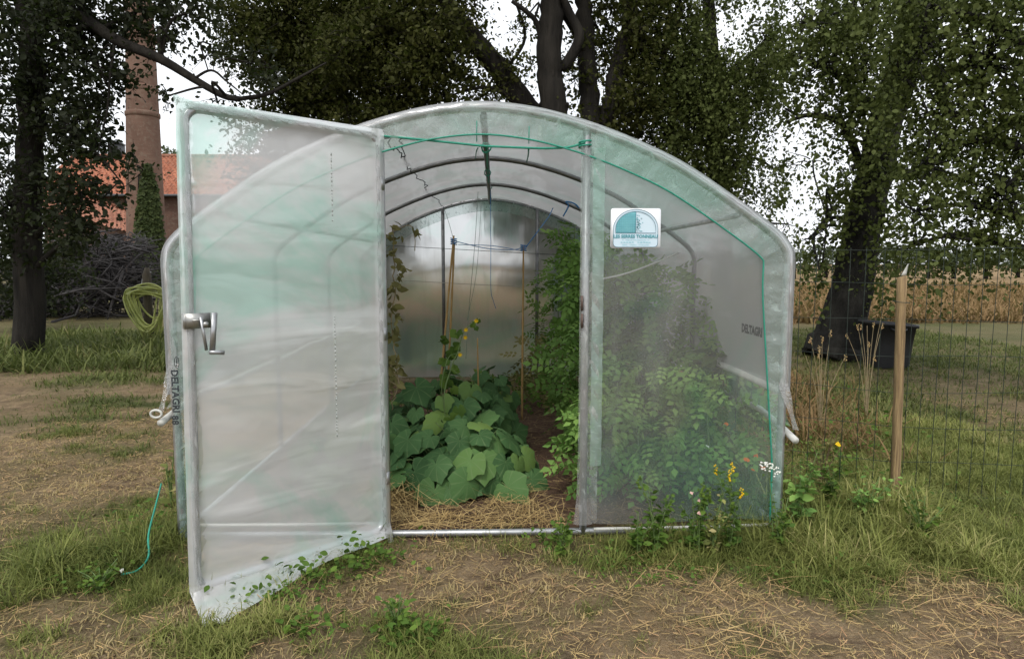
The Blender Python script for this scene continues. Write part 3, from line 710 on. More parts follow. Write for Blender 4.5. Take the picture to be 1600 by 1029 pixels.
for i in range(11):
    z = -su(62)+su(270)*(i+.7)/12; u_ = max(0, (z-zc)/(su(272)*.86)); xw = su(272)*math.sqrt(max(0, 1-u_*u_)); add_box(mb, (SC[0]-xw/2, SC[1]-.0032, SC[2]+z), (xw, .0006, .0007))
for i in range(10):
    x = -su(272)*(i+.6)/10.5; h_ = zc+su(272)*.86*math.sqrt(max(0, 1-(x/su(272))**2)); add_box(mb, (SC[0]+x, SC[1]-.0034, SC[2]+(h_-su(62))/2), (.0006, .0006, h_+su(62)))
mb.build('sign_grid', M['sign_teal'], SIGN)
mb = MB(); r_ = np.random.default_rng(2)
for i in range(46):
    a = r_.normal(size=2)*[.012, .022]; x = abs(a[0])+.004; add_box(mb, (SC[0]+x, SC[1]-.003, SC[2]+su(60)+np.clip(a[1], -.034, .045)), (.0045, .0006, .0035))
mb.build('sign_plant', M['sign_mid'], SIGN)
to = lambda dz, y=-.004: (SC[0], SC[1]+y, SC[2]+dz)
text_mesh('sign_name', 'LES SERRES TONNEAU', su(60), M['sign_teal'], SIGN, to(-su(108)), (1, 0, 0), UPZ, .0007, 1.0)
text_mesh('sign_small_print', '59 - FABRICATION FRANCAISE - 59', su(20), M['sign_mid'], SIGN, to(-su(155)), (1, 0, 0), UPZ, .0001, 1.2)
text_mesh('sign_small_print', '21 20 39 46 70      21 20 79 04 64', su(26), M['sign_mid'], SIGN, to(-su(188)), (1, 0, 0), UPZ, .0003, 1.1)
text_mesh('sign_small_print', 'SERRES - TUNNELS - ACCESSOIRES', su(20), M['sign_mid'], SIGN, to(-su(222)), (1, 0, 0), UPZ, .0001, 1.2)
# maker's print down the film
text_mesh('film_print', 'DELTAGRI', .044, M['ink'], TUN, P(273.5, 611, Y0-.085), (0, 0, -1), (1, 0, 0), .0016, 1.0)
text_mesh('film_print', '88', .042, M['ink'], TUN, P(273.5, 656, Y0-.085), (0, 0, -1), (1, 0, 0), .0016, 1.1)
mb = MB(); c = P(276, 566, Y0-.085); a = np.linspace(0, 2*math.pi, 14, endpoint=False)
add_tube(mb, np.stack([c[0]+.010*np.cos(a), c[1]+0*a, c[2]+.026*np.sin(a)], 1), .0016, 4, closed=True); add_tube(mb, [c+[0, 0, .020], c-[0, 0, .020]], .002, 4)
mb.build('film_emblem', M['ink'], TUN)
text_mesh('film_print', 'DELTAGRI', .062, M['ink'], TUN, (XC+HALF-.030, Y0+.34, .975), (0, -1, 0), UPZ, .004, 1.0)
def small_print(z0, z1, u, seed):
    r_ = random.Random(seed); m = MB(); z = z0
    while z > z1:
        ln = r_.uniform(.006, .016); dbox(m, u, z, .0255+.004, r_.uniform(.004, .007), ln, .0006)
        z -= ln+r_.choice((.003, .003, .004, .012))
    return m
zt_, zm_, zb_ = P(503, 240, 2.95)[2], P(505, 495, 2.95)[2], P(507, 680, 2.95)[2]
small_print(zm_, zb_, DW*.29, 1).build('small_print', M['faint_ink'], DOOR); small_print(zt_, P(503, 350, 2.95)[2], DW*.29, 2).build('small_print', M['faint_ink'], DOOR)
small_print(P(510, 838, 2.95)[2], P(510, 862, 2.95)[2], DW*.275, 3).build('small_print', M['faint_ink'], DOOR)

# green rope at the left foot
mb = MB(); add_tube(mb, smooth_path([P(252, 755, 3.3), P(243, 790, 3.2), G(232, 835, .12), G(232, 868, .05), G(215, 890, .02), G(190, 897, .02)], 8), .0045, 6)
tag(mb.build('rope', M['cord'], None, True), 'thin green rope trailing from the tunnel foot into the grass', 'rope')

# ------------------------------------------------------------------ things inside the tunnel
def lean(n, spread, up=1.0):
    return norm(np.stack([rng.normal(0, spread, n), rng.normal(0, spread, n), np.full(n, up)], 1))
# cucumber mound: three plants
def cuke_plant(label, cx, cy, rx, ry, h, n, sz, face, seed):
    r_ = np.random.default_rng(seed); root = empty('cucumber_plant', (cx, cy, 0), label, 'cucumber plant', 'cucumber plants in the doorway bed')
    lf, st = MB(), MB(); pos = []; tries = 0
    while len(pos) < n and tries < 12000:
        tries += 1
        a = r_.uniform(0, 2*math.pi); el = math.acos(r_.uniform(-.1, 1)); k = r_.uniform(.72, 1.03)
        d = np.array([math.sin(el)*math.cos(a), math.sin(el)*math.sin(a), max(0.02, math.cos(el))])
        p = np.array([cx, cy, .0])+d*[rx, ry, h]*k
        p[2] = max(p[2], .05+.03*r_.random())
        if all(np.linalg.norm(p-q[0]) > sz*.66 for q in pos): pos.append((p, d))
    P_ = np.array([p for p, _ in pos]); D_ = np.array([d for _, d in pos]); m = len(P_)
    nr = norm(D_*[.9, .9, .5]+np.array([0, -.55, .75])*face+r_.normal(0, .56, (m, 3)))
    dd = norm(D_*[1, 1, 0]+np.array([0, -.3, -.45])+r_.normal(0, .4, (m, 3))); dd = norm(dd-nr*np.sum(dd*nr, 1, keepdims=True))
    scatter(lf, CUKE, P_, dd, nr, sz*r_.uniform(.42, 1.2, m), r_.random(m)**1.5*.95)
    for i in range(m):
        b = np.array([cx+(P_[i, 0]-cx)*.45+r_.normal(0, .04), cy+(P_[i, 1]-cy)*.45, max(.02, P_[i, 2]*.25)])
        mid = (b+P_[i])/2+[0, 0, .05]; add_tube(st, smooth_path([b, mid, P_[i]], 3), .0035, 5)
    for i in range(7):
        a = r_.uniform(0, 6.28); e = np.array([cx+rx*.9*math.cos(a), cy+ry*.9*math.sin(a), .03]); c_ = np.array([cx, cy, .02])
        add_tube(st, smooth_path([c_, (c_+e)/2+[r_.normal(0, .05), 0, .12], e], 6), .006, 6)
    lf.build('leaves', M['cuke'], root, True); st.build('vine_stems', M['stem'], root)
    return root
cuke_plant('sprawling cucumber plant with large dull green leaves nearest the threshold bar', -.22, 4.02, .47, .42, .38, 100, .115, 1.15, 4)
cuke_plant('cucumber plant filling the middle of the doorway bed, below the yellow blossoms', -.36, 4.55, .52, .52, .60, 115, .110, 1.1, 7)
cuke_plant('cucumber plant climbing at the foot of the single bamboo stake', -.06, 5.0, .27, .40, .54, 60, .100, 1.0, 12)
cuke_plant('cucumber plant beside the open door jamb, partly behind the plastic door', -.88, 4.3, .42, .50, .50, 80, .110, 1.0, 15)
# climbing tip with blossoms
root = empty('cucumber_vine', P(700, 640, 4.35)*[1, 1, 0], 'thin climbing cucumber shoot carrying yellow blossoms above the leaves', 'vine')
mb = MB(); vp = smooth_path([P(700, 690, 4.2), P(694, 620, 4.2), P(705, 575, 4.3), P(716, 548, 4.35), P(724, 520, 4.4), P(740, 502, 4.45)], 8); add_tube(mb, vp, .004, 5)
add_tube(mb, smooth_path([P(694, 640, 4.2), P(690, 600, 4.2), P(700, 560, 4.25), P(712, 552, 4.3)], 6), .0028, 5)
add_tube(mb, smooth_path([P(705, 575, 4.3), P(722, 590, 4.25), P(738, 600, 4.2), P(734, 585, 4.2)], 6), .002, 5); mb.build('vine_stems', M['stem'], root)
mb = MB(); pp = np.array([P(705, 655, 4.15), P(716, 640, 4.18), P(738, 506, 4.45), P(747, 500, 4.45), P(712, 553, 4.35), P(744, 512, 4.42)])
scatter(mb, CUKE, pp, np.array([[.3, -.3, -.8]]*6)+rng.normal(0, .3, (6, 3)), np.array([[0, -1, .5]]*6)+rng.normal(0, .3, (6, 3)), np.array([.07, .06, .03, .025, .02, .022]))
for py in range(520, 640, 11):
    k = 3; c = np.array([P(703+12*math.sin(py*.21)+random.uniform(-6, 6), py, 4.5+.1*math.sin(py)) for _ in range(k)]); scatter(mb, CUKE, c, rng.normal(size=(k, 3))*[1, .6, .4]-[0, .2, .5], np.array([[0, -1, .5]]*k)+rng.normal(0, .5, (k, 3)), rng.uniform(.022, .055, k))
mb.build('leaves', M['weed'], root)
for px, py in ((728, 515), (727, 527), (719, 554), (738, 628), (744, 501)):
    mb = MB(); c = P(px, py, 4.34); k = 6; a = np.linspace(0, 2*math.pi, k, endpoint=False)
    scatter(mb, LEAF, np.repeat(c[None], k, 0), np.stack([np.cos(a), -.5+0*a, np.sin(a)], 1), np.array([[0, -1, .3]]*k)+0*rng.normal(size=(k, 3)), (.017 if py != 628 else .010), wide=1.3); mb.build('blossom', M['yellow'], root)

# bamboo stakes
def stake(label, top, foot, r=.0085, mat='bamboo', group='bamboo stakes in the bed'):
    o = MB(); top = np.array(top); foot = np.array(foot); n = 26; pts = [foot+(top-foot)*s for s in np.linspace(0, 1, n)]
    rd = [r*(1.0-.25*i/n)*(1.25 if i % 4 == 2 else 1) for i in range(n)]; add_tube(o, pts, rd, 8)
    ob = o.build('bamboo_stake', M[mat], None, True, origin=(foot[0], foot[1], 0)); tag(ob, label, 'stake', group); return ob
def foot(px, py, Y):
    p = P(px, py, Y); return p
t1, t2 = P(709, 368, 4.95), P(710, 378, 5.0)
f1 = P(688, 592, 4.95); f1[2] = 0; f1[0] -= .0; stake('left cane of the crossed bamboo pair tied with blue twine', t1, P(683, 662, 4.93))
stake('right cane of the crossed bamboo pair tied with blue twine', t2, P(697, 662, 5.02))
stake('single upright bamboo stake holding the right end of the blue twine', P(818, 383, 5.15), P(815.5, 655, 5.15))
stake('short thin cane poking out of the leaves between the bamboo stakes', P(746, 528, 4.8), P(748, 640, 4.8), .006)
mb = MB()
for c, s in ((P(709, 378, 4.96), 1), (P(818, 388, 5.15), 1)):
    pts = [c+np.array([.022*math.cos(t_), .018*math.sin(t_), .0022*t_-.02]) for t_ in np.linspace(0, 22, 70)]; add_tube(mb, pts, .004, 5)
add_tube(mb, smooth_path([P(712, 377, 4.96), P(760, 388, 5.05), P(800, 390, 5.12), P(816, 387, 5.15)], 6), .003, 5)
add_tube(mb, smooth_path([P(716, 382, 4.96), P(770, 384, 5.1), P(816, 392, 5.14)], 6), .0025, 5)
add_tube(mb, [P(822, 386, 5.15), P(858, 338, 5.9), P(864, 325, 6.15)], .004, 5)
tag(mb.build('blue_twine', M['blue'], None), 'blue twine strung between the bamboo stakes and up to an arch', 'twine')
for i, (lab, pts, mat, r) in enumerate([
    ('thin green string hanging from the ridge, left of the pair', [P(747, 300, 6.1), P(742, 380, 5.6), P(733, 480, 5.2), P(728, 560, 4.8)], 'twine', .0022),
    ('string hanging from the ridge with a frayed blue end', [P(766, 296, 6.2), P(767, 380, 6.0), P(767, 450, 5.9), P(771, 470, 5.9), P(775, 482, 5.9)], 'blue', .0028),
    ('fine pale string running from the back post to the crossed canes', [P(694, 325, 6.6), P(702, 350, 5.8), P(708, 372, 4.98)], 'twine', .002),
    ('dark dead creeper stem wandering down from the door corner', [P(597, 215, Y0+.05), P(618, 232, Y0+.5), P(634, 252, Y0+1.2), P(645, 270, Y0+1.5), P(665, 288, Y0+2.2), P(668, 300, Y0+2.9), P(690, 318, Y0+3.6), P(694, 335, Y0+3.9)], 'ink', .0032),
    ('second dark creeper stem beside the door corner', [P(620, 215, Y0+.05), P(630, 240, Y0+.8), P(640, 256, Y0+1.4)], 'ink', .0028),
    ('light green string slanting behind the front film below the sticker', [P(918, 440, Y0+.2), P(975, 428, Y0+.35), P(1030, 408, Y0+.6), P(1060, 395, Y0+.8)], 'white', .005),
    ('string dangling over the middle bed to the blossoms', [P(752, 318, 6.8), P(745, 420, 5.6), P(730, 500, 4.5)], 'twine', .0018),
    ('blue knotted twine at the right arch behind the jamb', [P(880, 338, 5.4), P(888, 322, 5.4), P(884, 315, 5.4), P(897, 318, 5.3), P(905, 325, 5.3)], 'blue', .006)]):
    if i in (3, 4):
        q_ = smooth_path(pts, 8); q_ = q_+rng.normal(0, .009, q_.shape)
    else: q_ = smooth_path(pts, 6)
    mb = MB(); add_tube(mb, q_, r, 5); tag(mb.build('creeper_stem' if i in (3, 4) else 'string', M[mat], None), lab, 'stem' if i in (3, 4) else 'string')

# withered bean vine hanging by the left jamb
root = empty('withered_vine', P(614, 560, 4.3)*[1, 1, 0], 'withered yellow-green vine hanging on a string beside the left door jamb', 'vine')
mb = MB(); vp = smooth_path([P(612, 640, 4.3), P(622, 580, 4.3), P(612, 530, 4.3), P(616, 440, 4.32), P(614, 350, 4.35)], 10); vp = vp+rng.normal(0, .006, vp.shape); add_tube(mb, vp, .004, 5)
add_tube(mb, smooth_path([P(614, 362, 4.35), P(640, 352, 4.4), P(648, 372, 4.4), P(648, 392, 4.4)], 6), .003, 5)
add_tube(mb, smooth_path([P(616, 560, 4.3), P(606, 590, 4.3), P(624, 600, 4.3), P(610, 570, 4.28)], 6), .004, 5); mb.build('vine_stems', M['dry_stem'], root)
mb = MB()
for py, n, sp in ((362, 12, .05), (392, 12, .04), (415, 12, .05), (440, 12, .05), (458, 10, .05), (482, 9, .04), (500, 10, .05), (520, 7, .04), (530, 5, .05), (560, 10, .05), (575, 12, .05), (590, 12, .05)):
    c = P(614+random.uniform(-4, 6), py, 4.3); scatter(mb, LEAF, c+rng.normal(0, sp*.6, (n, 3)), rng.normal(size=(n, 3))*[1, 1, .5]-[0, 0, .6], rvec(n), rng.uniform(.04, .085, n), wide=.9)
c = P(643, 360, 4.4); scatter(mb, LEAF, c+rng.normal(0, .02, (4, 3)), rng.normal(size=(4, 3))-[0, 0, 1], rvec(4), .07)
mb.build('leaves', M['dead_leaf'], root)
# straw-brown tangle at its foot
mb = MB(); c = G(618, 652); n = 260
scatter(mb, LEAF, c+np.stack([rng.normal(-.05, .09, n), rng.normal(0, .12, n), np.abs(rng.normal(.12, .09, n))], 1), rvec(n), rvec(n), rng.uniform(.03, .09, n), wide=.4)
tag(mb.build('withered_leaves', M['dead_leaf'], None), 'heap of brown withered leaves by the left jamb behind the cucumbers', 'dead leaves', kind='stuff')

# tomato plants
def tomato(label, px, Y, toppy, w, n, mat='tomato_leaf', fruits=0, ln=.165, tm=PINN, group='tomato plants along the right side', seed=0, name='tomato_plant', cat='tomato plant', low=.12):
    r_ = np.random.default_rng(seed+50); b = P(px, 500, Y); b[2] = 0; top = float(P(px, toppy, Y)[2]); root = empty(name, b, label, cat, group)
    n = int(n*1.4); lf, st = MB(), MB(); dx = r_.normal(0, .05)
    for k in range(3):
        o_ = r_.normal(0, .06*w/.3, 2); e = b+[o_[0]*1.6+dx, o_[1]*1.6, top*r_.uniform(.82, 1)]; m_ = (b+e)/2+[o_[0], o_[1], 0]
        sp_ = smooth_path([b+[o_[0]*.3, 0, 0], m_, e], 8); add_tube(st, sp_, np.linspace(.009, .004, len(sp_)), 6)
    z = top*(low+(1-low)*r_.random(n)**.85); a = r_.uniform(0, 2*math.pi, n); rad = w*np.sqrt(r_.random(n))*(.55+.6*np.sin(np.clip(z/top, 0, 1)*math.pi*.85+.25))*(.55+.9*vn(z*5, np.full(n, seed), 3))
    p = np.stack([b[0]+dx*z/top+rad*np.cos(a), b[1]+rad*np.sin(a), z], 1)
    d = norm(np.stack([np.cos(a), np.sin(a), r_.normal(-.35, .4, n)], 1)+r_.normal(0, .35, (n, 3))); nr = norm(np.array([0, 0, 1.0])+r_.normal(0, .6, (n, 3)))
    scatter(lf, tm, p, d, nr, ln*r_.uniform(.6, 1.15, n), np.clip(r_.random(n)*.75+.25*(z/top), 0, 1))
    lf.build('leaves', M[mat], root); st.build('stems', M['stem'], root)
    for i in range(fruits):
        a_ = r_.uniform(math.pi, 2*math.pi); c = b+[w*.7*math.cos(a_), w*.7*math.sin(a_), top*r_.uniform(.2, .6)]; mb = MB(); sphere(mb, c, r_.uniform(.022, .034), .85); mb.build('tomato', M['green_fruit'], root, True)
    return root
def sphere(mb, c, r, sq=1.0, nu=10, nv=7, jit=0):
    V = []; 
    for i in range(nv+1):
        th = math.pi*i/nv
        for j in range(nu): ph = 2*math.pi*j/nu; V.append([math.sin(th)*math.cos(ph), math.sin(th)*math.sin(ph), math.cos(th)*sq])
    V = np.array(V)*r
    if jit: V *= 1+jit*(np.random.default_rng(1).random((len(V), 1))-.5)
    idx = np.arange((nv+1)*nu).reshape(nv+1, nu); f = np.stack([idx[:-1], idx[1:], np.roll(idx[1:], -1, 1), np.roll(idx[:-1], -1, 1)], -1).reshape(-1, 4)
    mb.add(V+np.asarray(c), f)
TL = [('tallest tomato plant, dark leafy column just left of the right jamb', 899, 5.3, 352, .19, 240, 3),
      ('tomato plant farthest back, thin brown lower leaves by the back film', 884, 6.6, 400, .24, 120, 0),
      ('tomato plant right at the jamb with pale green fruit near the path', 936, 4.55, 372, .17, 200, 4),
      ('tomato plant behind the film just right of the jamb, below the sticker', 950, 4.75, 392, .30, 280, 3),
      ('tomato plant seen through the film under the right half of the sticker', 1005, 4.45, 405, .32, 330, 3),
      ('tomato plant behind the film halfway along the right panel', 1062, 4.5, 462, .32, 300, 2),
      ('low tomato plant close behind the film at the foot of the jamb', 950, 3.75, 610, .24, 150, 2),
      ('low bushy tomato plant close behind the middle of the right panel', 1020, 3.8, 560, .28, 210, 2),
      ('low tomato plant behind the film near the white wild carrot', 1095, 3.85, 590, .28, 180, 0)]
for i, (lab, px, Y, tp, w_, n_, fr) in enumerate(TL): tomato(lab, px, Y, tp, w_, n_, fruits=fr, seed=i)
tomato('broad-leaved pepper plant standing highest by the right side rail', 1128, 4.1, 548, .19, 80, ln=.17, tm=LEAF, group=None, seed=30, name='pepper_plant', cat='pepper plant', mat='cuke', low=.45)
root = tomato('dull brown dying plant low beside the tomato row at the back', 850, 6.2, 520, .28, 90, mat='dead_leaf', group=None, seed=31, name='withered_plant', cat='plant')
tomato('low leafy plant at the far end of the soil path', 800, 6.0, 588, .30, 60, mat='weed', group=None, seed=33, name='leafy_plant', cat='plant', low=.2)

# ------------------------------------------------------------------ trees
def make_tree(name, label, cat, leafmat, barkmat, stems, blobs, s=.07, hang=0.0, group=None, seed=0, tmpl=KITE, flat=.35, dense=1.0):
    """stems: polylines of (px,py,Y,radius m); blobs: (px,py,Y,rx_px,rz_px,coverage[,depth m])"""
    r_ = np.random.default_rng(seed+100); base = P(stems[0][0][0], stems[0][0][1], stems[0][0][2]); base = np.array([base[0], base[1], 0])
    root = empty(name, base, label, cat, group); wood, lf = MB(), MB(); nodes = []
    for st in stems:
        pts = [P(a, b, c) for a, b, c, _ in st]
        if pts[0][2] < 1.4 and st[0][3] >= .05: pts[0][2] = -.04
        sp_ = smooth_path(pts, 6); rr_ = np.interp(np.linspace(0, 1, len(sp_)), np.linspace(0, 1, len(st)), [q_[3] for q_ in st])
        if len(st) > 2 and rr_[0] > .1: sp_ = sp_+r_.normal(0, .012, sp_.shape)
        add_tube(wood, sp_, rr_, 12 if rr_[0] > .08 else 7); nodes += [(p, q_) for p, q_ in zip(sp_, rr_)]
    NP = np.array([p for p, _ in nodes]); NR = np.array([q_ for _, q_ in nodes])
    tw = MB()
    for bl in blobs:
        px, py, Y, rxp, rzp, cov = bl[:6]; C = P(px, py, Y); sc_ = Y/F; rx, rz = rxp*sc_, rzp*sc_; ry = bl[6] if len(bl) > 6 else max(.5, .7*(rx+rz)/2)
        k = np.argmin(np.linalg.norm(NP-C, axis=1)+2*np.maximum(0, NP[:, 2]-C[2])); a = NP[k]; mid = (a+C)/2+r_.normal(0, .12, 3)+[0, 0, .15]
        r0 = min(NR[k]*.5, .05); add_tube(tw, smooth_path([a, mid, C], 5), np.linspace(r0, .012, 11), 6)
        nl = int(cov*dense*math.pi*rx*rz/(.19*s*s)); per = 34; nc = max(3, nl//per)
        u = norm(r_.normal(size=(nc, 3)))*(r_.random((nc, 1))**(1/2.6)); cc = C+u*[rx, ry, rz]
        for c in cc[::2]:
            m_ = C+(c-C)*.5+r_.normal(0, .06, 3); add_tube(tw, smooth_path([C+(c-C)*r_.uniform(0, .35), m_, c], 3), np.linspace(.010, .003, 7), 4, cap=False)
        rc = r_.uniform(.10, .30, (nc, 1, 1))*(s/.07)**.5
        if hang:
            L_ = r_.uniform(.3, 1.0, (nc, 1))*hang; t_ = r_.random((nc, per)); off = np.zeros((nc, per, 3)); ph = r_.uniform(0, 6.28, (nc, 1))
            strand = (r_.integers(0, 4, (nc, per))); sx_ = r_.normal(0, .10, (nc, 4)); sy_ = r_.normal(0, .10, (nc, 4)); ix = np.arange(nc)[:, None]
            off[..., 0] = sx_[ix, strand]*(.4+.6*t_)+r_.normal(0, .022, (nc, per))+.03*np.sin(ph+t_*4); off[..., 1] = sy_[ix, strand]*(.4+.6*t_)+r_.normal(0, .022, (nc, per)); off[..., 2] = -t_*L_
            pos = (cc[:, None]+off).reshape(-1, 3)
        else:
            sd_ = norm(np.stack([r_.normal(size=nc), r_.normal(size=nc), r_.normal(-.25, .35, nc)], 1)); sl_ = r_.uniform(.12, .42, (nc, 1))*(s/.07)**.6; tt = r_.random((nc, per))*2-1
            off = sd_[:, None]*(tt*sl_)[..., None]+r_.normal(size=(nc, per, 3))*rc*[.42, .42, .28]+np.array([0, 0, -1.0])*(tt**2*sl_*.35)[..., None]
            pos = (cc[:, None]+off).reshape(-1, 3)
            if s < .1:
                for c, v_, l_ in list(zip(cc, sd_, sl_[:, 0]))[::3]: add_tube(tw, [c-v_*l_-[0, 0, .35*l_], c, c+v_*l_-[0, 0, .35*l_]], [.002, .006, .002], 4, cap=False)
        n = len(pos); d = norm(r_.normal(size=(n, 3))+[0, 0, -.7 if hang else -.25]); nr = norm(r_.normal(size=(n, 3))+[0, 0, flat*2]); cl = np.repeat(r_.random(nc), per)
        scatter(lf, tmpl, pos, d, nr, s*r_.uniform(.45, 1.35, n)*np.repeat(r_.uniform(.75, 1.2, nc), per), np.clip(.55*cl+.45*r_.random(n), 0, 1), wide=1.25 if hang else 1.0)
    tr = wood.build('trunk', M[barkmat], root, True)
    if tw.n: tw.build('branches', M[barkmat], root, True)
    if lf.n: lf.build('crown', M[leafmat], root)
    return root

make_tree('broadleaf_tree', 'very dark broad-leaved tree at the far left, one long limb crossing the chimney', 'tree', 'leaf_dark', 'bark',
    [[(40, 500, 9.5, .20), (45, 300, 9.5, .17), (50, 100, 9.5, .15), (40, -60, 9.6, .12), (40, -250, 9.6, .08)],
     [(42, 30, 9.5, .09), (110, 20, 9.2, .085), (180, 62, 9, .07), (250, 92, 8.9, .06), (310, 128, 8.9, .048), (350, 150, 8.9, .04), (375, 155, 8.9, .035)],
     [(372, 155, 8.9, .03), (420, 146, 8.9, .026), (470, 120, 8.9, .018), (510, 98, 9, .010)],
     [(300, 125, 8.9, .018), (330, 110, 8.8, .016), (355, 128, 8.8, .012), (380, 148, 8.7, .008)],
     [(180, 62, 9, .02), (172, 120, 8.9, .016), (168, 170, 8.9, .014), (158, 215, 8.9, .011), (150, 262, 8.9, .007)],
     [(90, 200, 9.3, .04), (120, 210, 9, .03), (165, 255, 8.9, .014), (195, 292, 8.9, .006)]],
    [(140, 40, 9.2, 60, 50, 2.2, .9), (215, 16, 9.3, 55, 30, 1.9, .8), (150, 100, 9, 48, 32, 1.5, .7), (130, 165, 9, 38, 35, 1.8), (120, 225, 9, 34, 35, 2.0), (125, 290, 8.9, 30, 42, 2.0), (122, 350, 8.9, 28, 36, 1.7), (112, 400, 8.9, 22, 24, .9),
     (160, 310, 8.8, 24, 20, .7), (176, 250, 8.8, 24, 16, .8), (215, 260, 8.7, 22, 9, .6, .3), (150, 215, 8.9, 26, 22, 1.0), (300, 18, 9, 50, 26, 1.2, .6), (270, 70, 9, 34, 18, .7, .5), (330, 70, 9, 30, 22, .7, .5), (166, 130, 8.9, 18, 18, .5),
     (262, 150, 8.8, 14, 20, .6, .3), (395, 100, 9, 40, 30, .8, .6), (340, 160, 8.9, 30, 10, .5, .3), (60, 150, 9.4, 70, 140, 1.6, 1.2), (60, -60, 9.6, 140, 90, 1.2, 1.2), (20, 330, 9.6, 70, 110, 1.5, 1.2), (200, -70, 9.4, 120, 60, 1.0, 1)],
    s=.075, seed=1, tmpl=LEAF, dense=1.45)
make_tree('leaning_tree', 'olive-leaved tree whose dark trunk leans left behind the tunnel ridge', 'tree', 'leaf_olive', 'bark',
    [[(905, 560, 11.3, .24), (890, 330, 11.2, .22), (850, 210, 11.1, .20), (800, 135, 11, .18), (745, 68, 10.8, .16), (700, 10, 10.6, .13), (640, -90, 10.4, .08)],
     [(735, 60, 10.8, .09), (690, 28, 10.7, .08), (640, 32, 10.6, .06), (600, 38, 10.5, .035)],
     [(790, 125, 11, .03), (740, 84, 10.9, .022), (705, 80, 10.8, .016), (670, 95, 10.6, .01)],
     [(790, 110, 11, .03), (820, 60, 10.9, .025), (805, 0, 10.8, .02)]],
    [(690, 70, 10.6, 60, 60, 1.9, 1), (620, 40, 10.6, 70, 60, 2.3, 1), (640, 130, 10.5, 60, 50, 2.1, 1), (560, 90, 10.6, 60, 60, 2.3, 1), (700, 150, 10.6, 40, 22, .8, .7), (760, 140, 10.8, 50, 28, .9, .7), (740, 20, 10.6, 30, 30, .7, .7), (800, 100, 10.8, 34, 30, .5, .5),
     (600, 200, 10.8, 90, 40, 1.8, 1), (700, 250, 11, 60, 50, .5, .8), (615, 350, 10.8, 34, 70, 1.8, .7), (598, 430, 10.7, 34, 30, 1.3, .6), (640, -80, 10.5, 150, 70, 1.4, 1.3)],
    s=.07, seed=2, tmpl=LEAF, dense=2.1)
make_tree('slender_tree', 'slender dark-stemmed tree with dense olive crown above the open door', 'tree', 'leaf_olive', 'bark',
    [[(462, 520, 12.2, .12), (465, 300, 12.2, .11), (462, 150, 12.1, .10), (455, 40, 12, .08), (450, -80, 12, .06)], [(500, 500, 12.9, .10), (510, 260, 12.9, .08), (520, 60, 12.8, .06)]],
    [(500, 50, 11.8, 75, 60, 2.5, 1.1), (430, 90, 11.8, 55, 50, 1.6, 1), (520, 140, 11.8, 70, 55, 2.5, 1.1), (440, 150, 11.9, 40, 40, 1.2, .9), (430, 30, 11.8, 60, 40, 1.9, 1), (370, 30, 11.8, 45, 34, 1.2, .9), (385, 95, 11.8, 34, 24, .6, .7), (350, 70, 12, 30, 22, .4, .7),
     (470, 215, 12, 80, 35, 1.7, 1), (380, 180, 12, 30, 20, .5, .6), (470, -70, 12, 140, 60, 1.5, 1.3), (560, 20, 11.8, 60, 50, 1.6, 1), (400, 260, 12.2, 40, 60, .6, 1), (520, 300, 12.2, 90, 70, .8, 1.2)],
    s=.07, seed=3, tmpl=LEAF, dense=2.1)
make_tree('thick_trunked_tree', 'tree with a thick straight blackish trunk right behind the tunnel top', 'tree', 'leaf_olive', 'bark',
    [[(880, 560, 10.6, .27), (876, 330, 10.6, .22), (866, 180, 10.6, .205), (858, 90, 10.6, .195), (862, 10, 10.6, .18), (868, -90, 10.6, .14)],
     [(848, 75, 10.6, .05), (838, 35, 10.5, .04), (818, 15, 10.4, .035), (800, 2, 10.4, .03)],
     [(880, 110, 10.6, .09), (905, 60, 10.5, .08), (890, 20, 10.5, .06), (872, -20, 10.4, .05)]],
    [(880, 190, 10.9, 40, 40, .5, .5), (830, 180, 10.9, 30, 22, .5, .4), (860, -90, 10.7, 130, 60, 1.0, 1.2), (895, 110, 11, 30, 60, .6, .5), (820, 30, 10.9, 34, 20, .5, .5), (800, 330, 10.9, 36, 60, 1.8, .6), (860, 370, 10.9, 46, 60, 1.9, .8), (765, 300, 11, 24, 34, 1.1, .5), (830, 430, 10.8, 40, 26, 1.0, .6)],
    s=.07, seed=4, tmpl=LEAF, dense=1.6)
make_tree('forked_tree', 'tree with two blackish stems forking in a V above the right jamb', 'tree', 'leaf_olive', 'bark',
    [[(935, 560, 11, .25), (935, 330, 11, .21), (930, 230, 11, .18), (920, 150, 11, .16), (916, 70, 11, .14), (912, 0, 11, .12), (905, -90, 11, .09)],
     [(935, 235, 11, .13), (955, 160, 11, .15), (970, 90, 11, .14), (985, 20, 11, .12), (1000, -80, 11, .09)],
     [(920, 90, 11, .09), (895, 40, 10.8, .08), (868, 2, 10.7, .07)]],
    [(940, 60, 11.4, 26, 80, 1.0, .6), (1000, 60, 11, 50, 60, 1.9, 1), (990, 160, 11, 50, 50, 2.2, 1), (1010, -40, 11, 90, 60, 1.5, 1), (960, 200, 11.3, 40, 40, 1.2, .7), (930, 280, 11.5, 90, 50, .6, .8), (930, 370, 11.3, 60, 60, 1.8, .8)],
    s=.07, seed=5, tmpl=LEAF, dense=1.9)
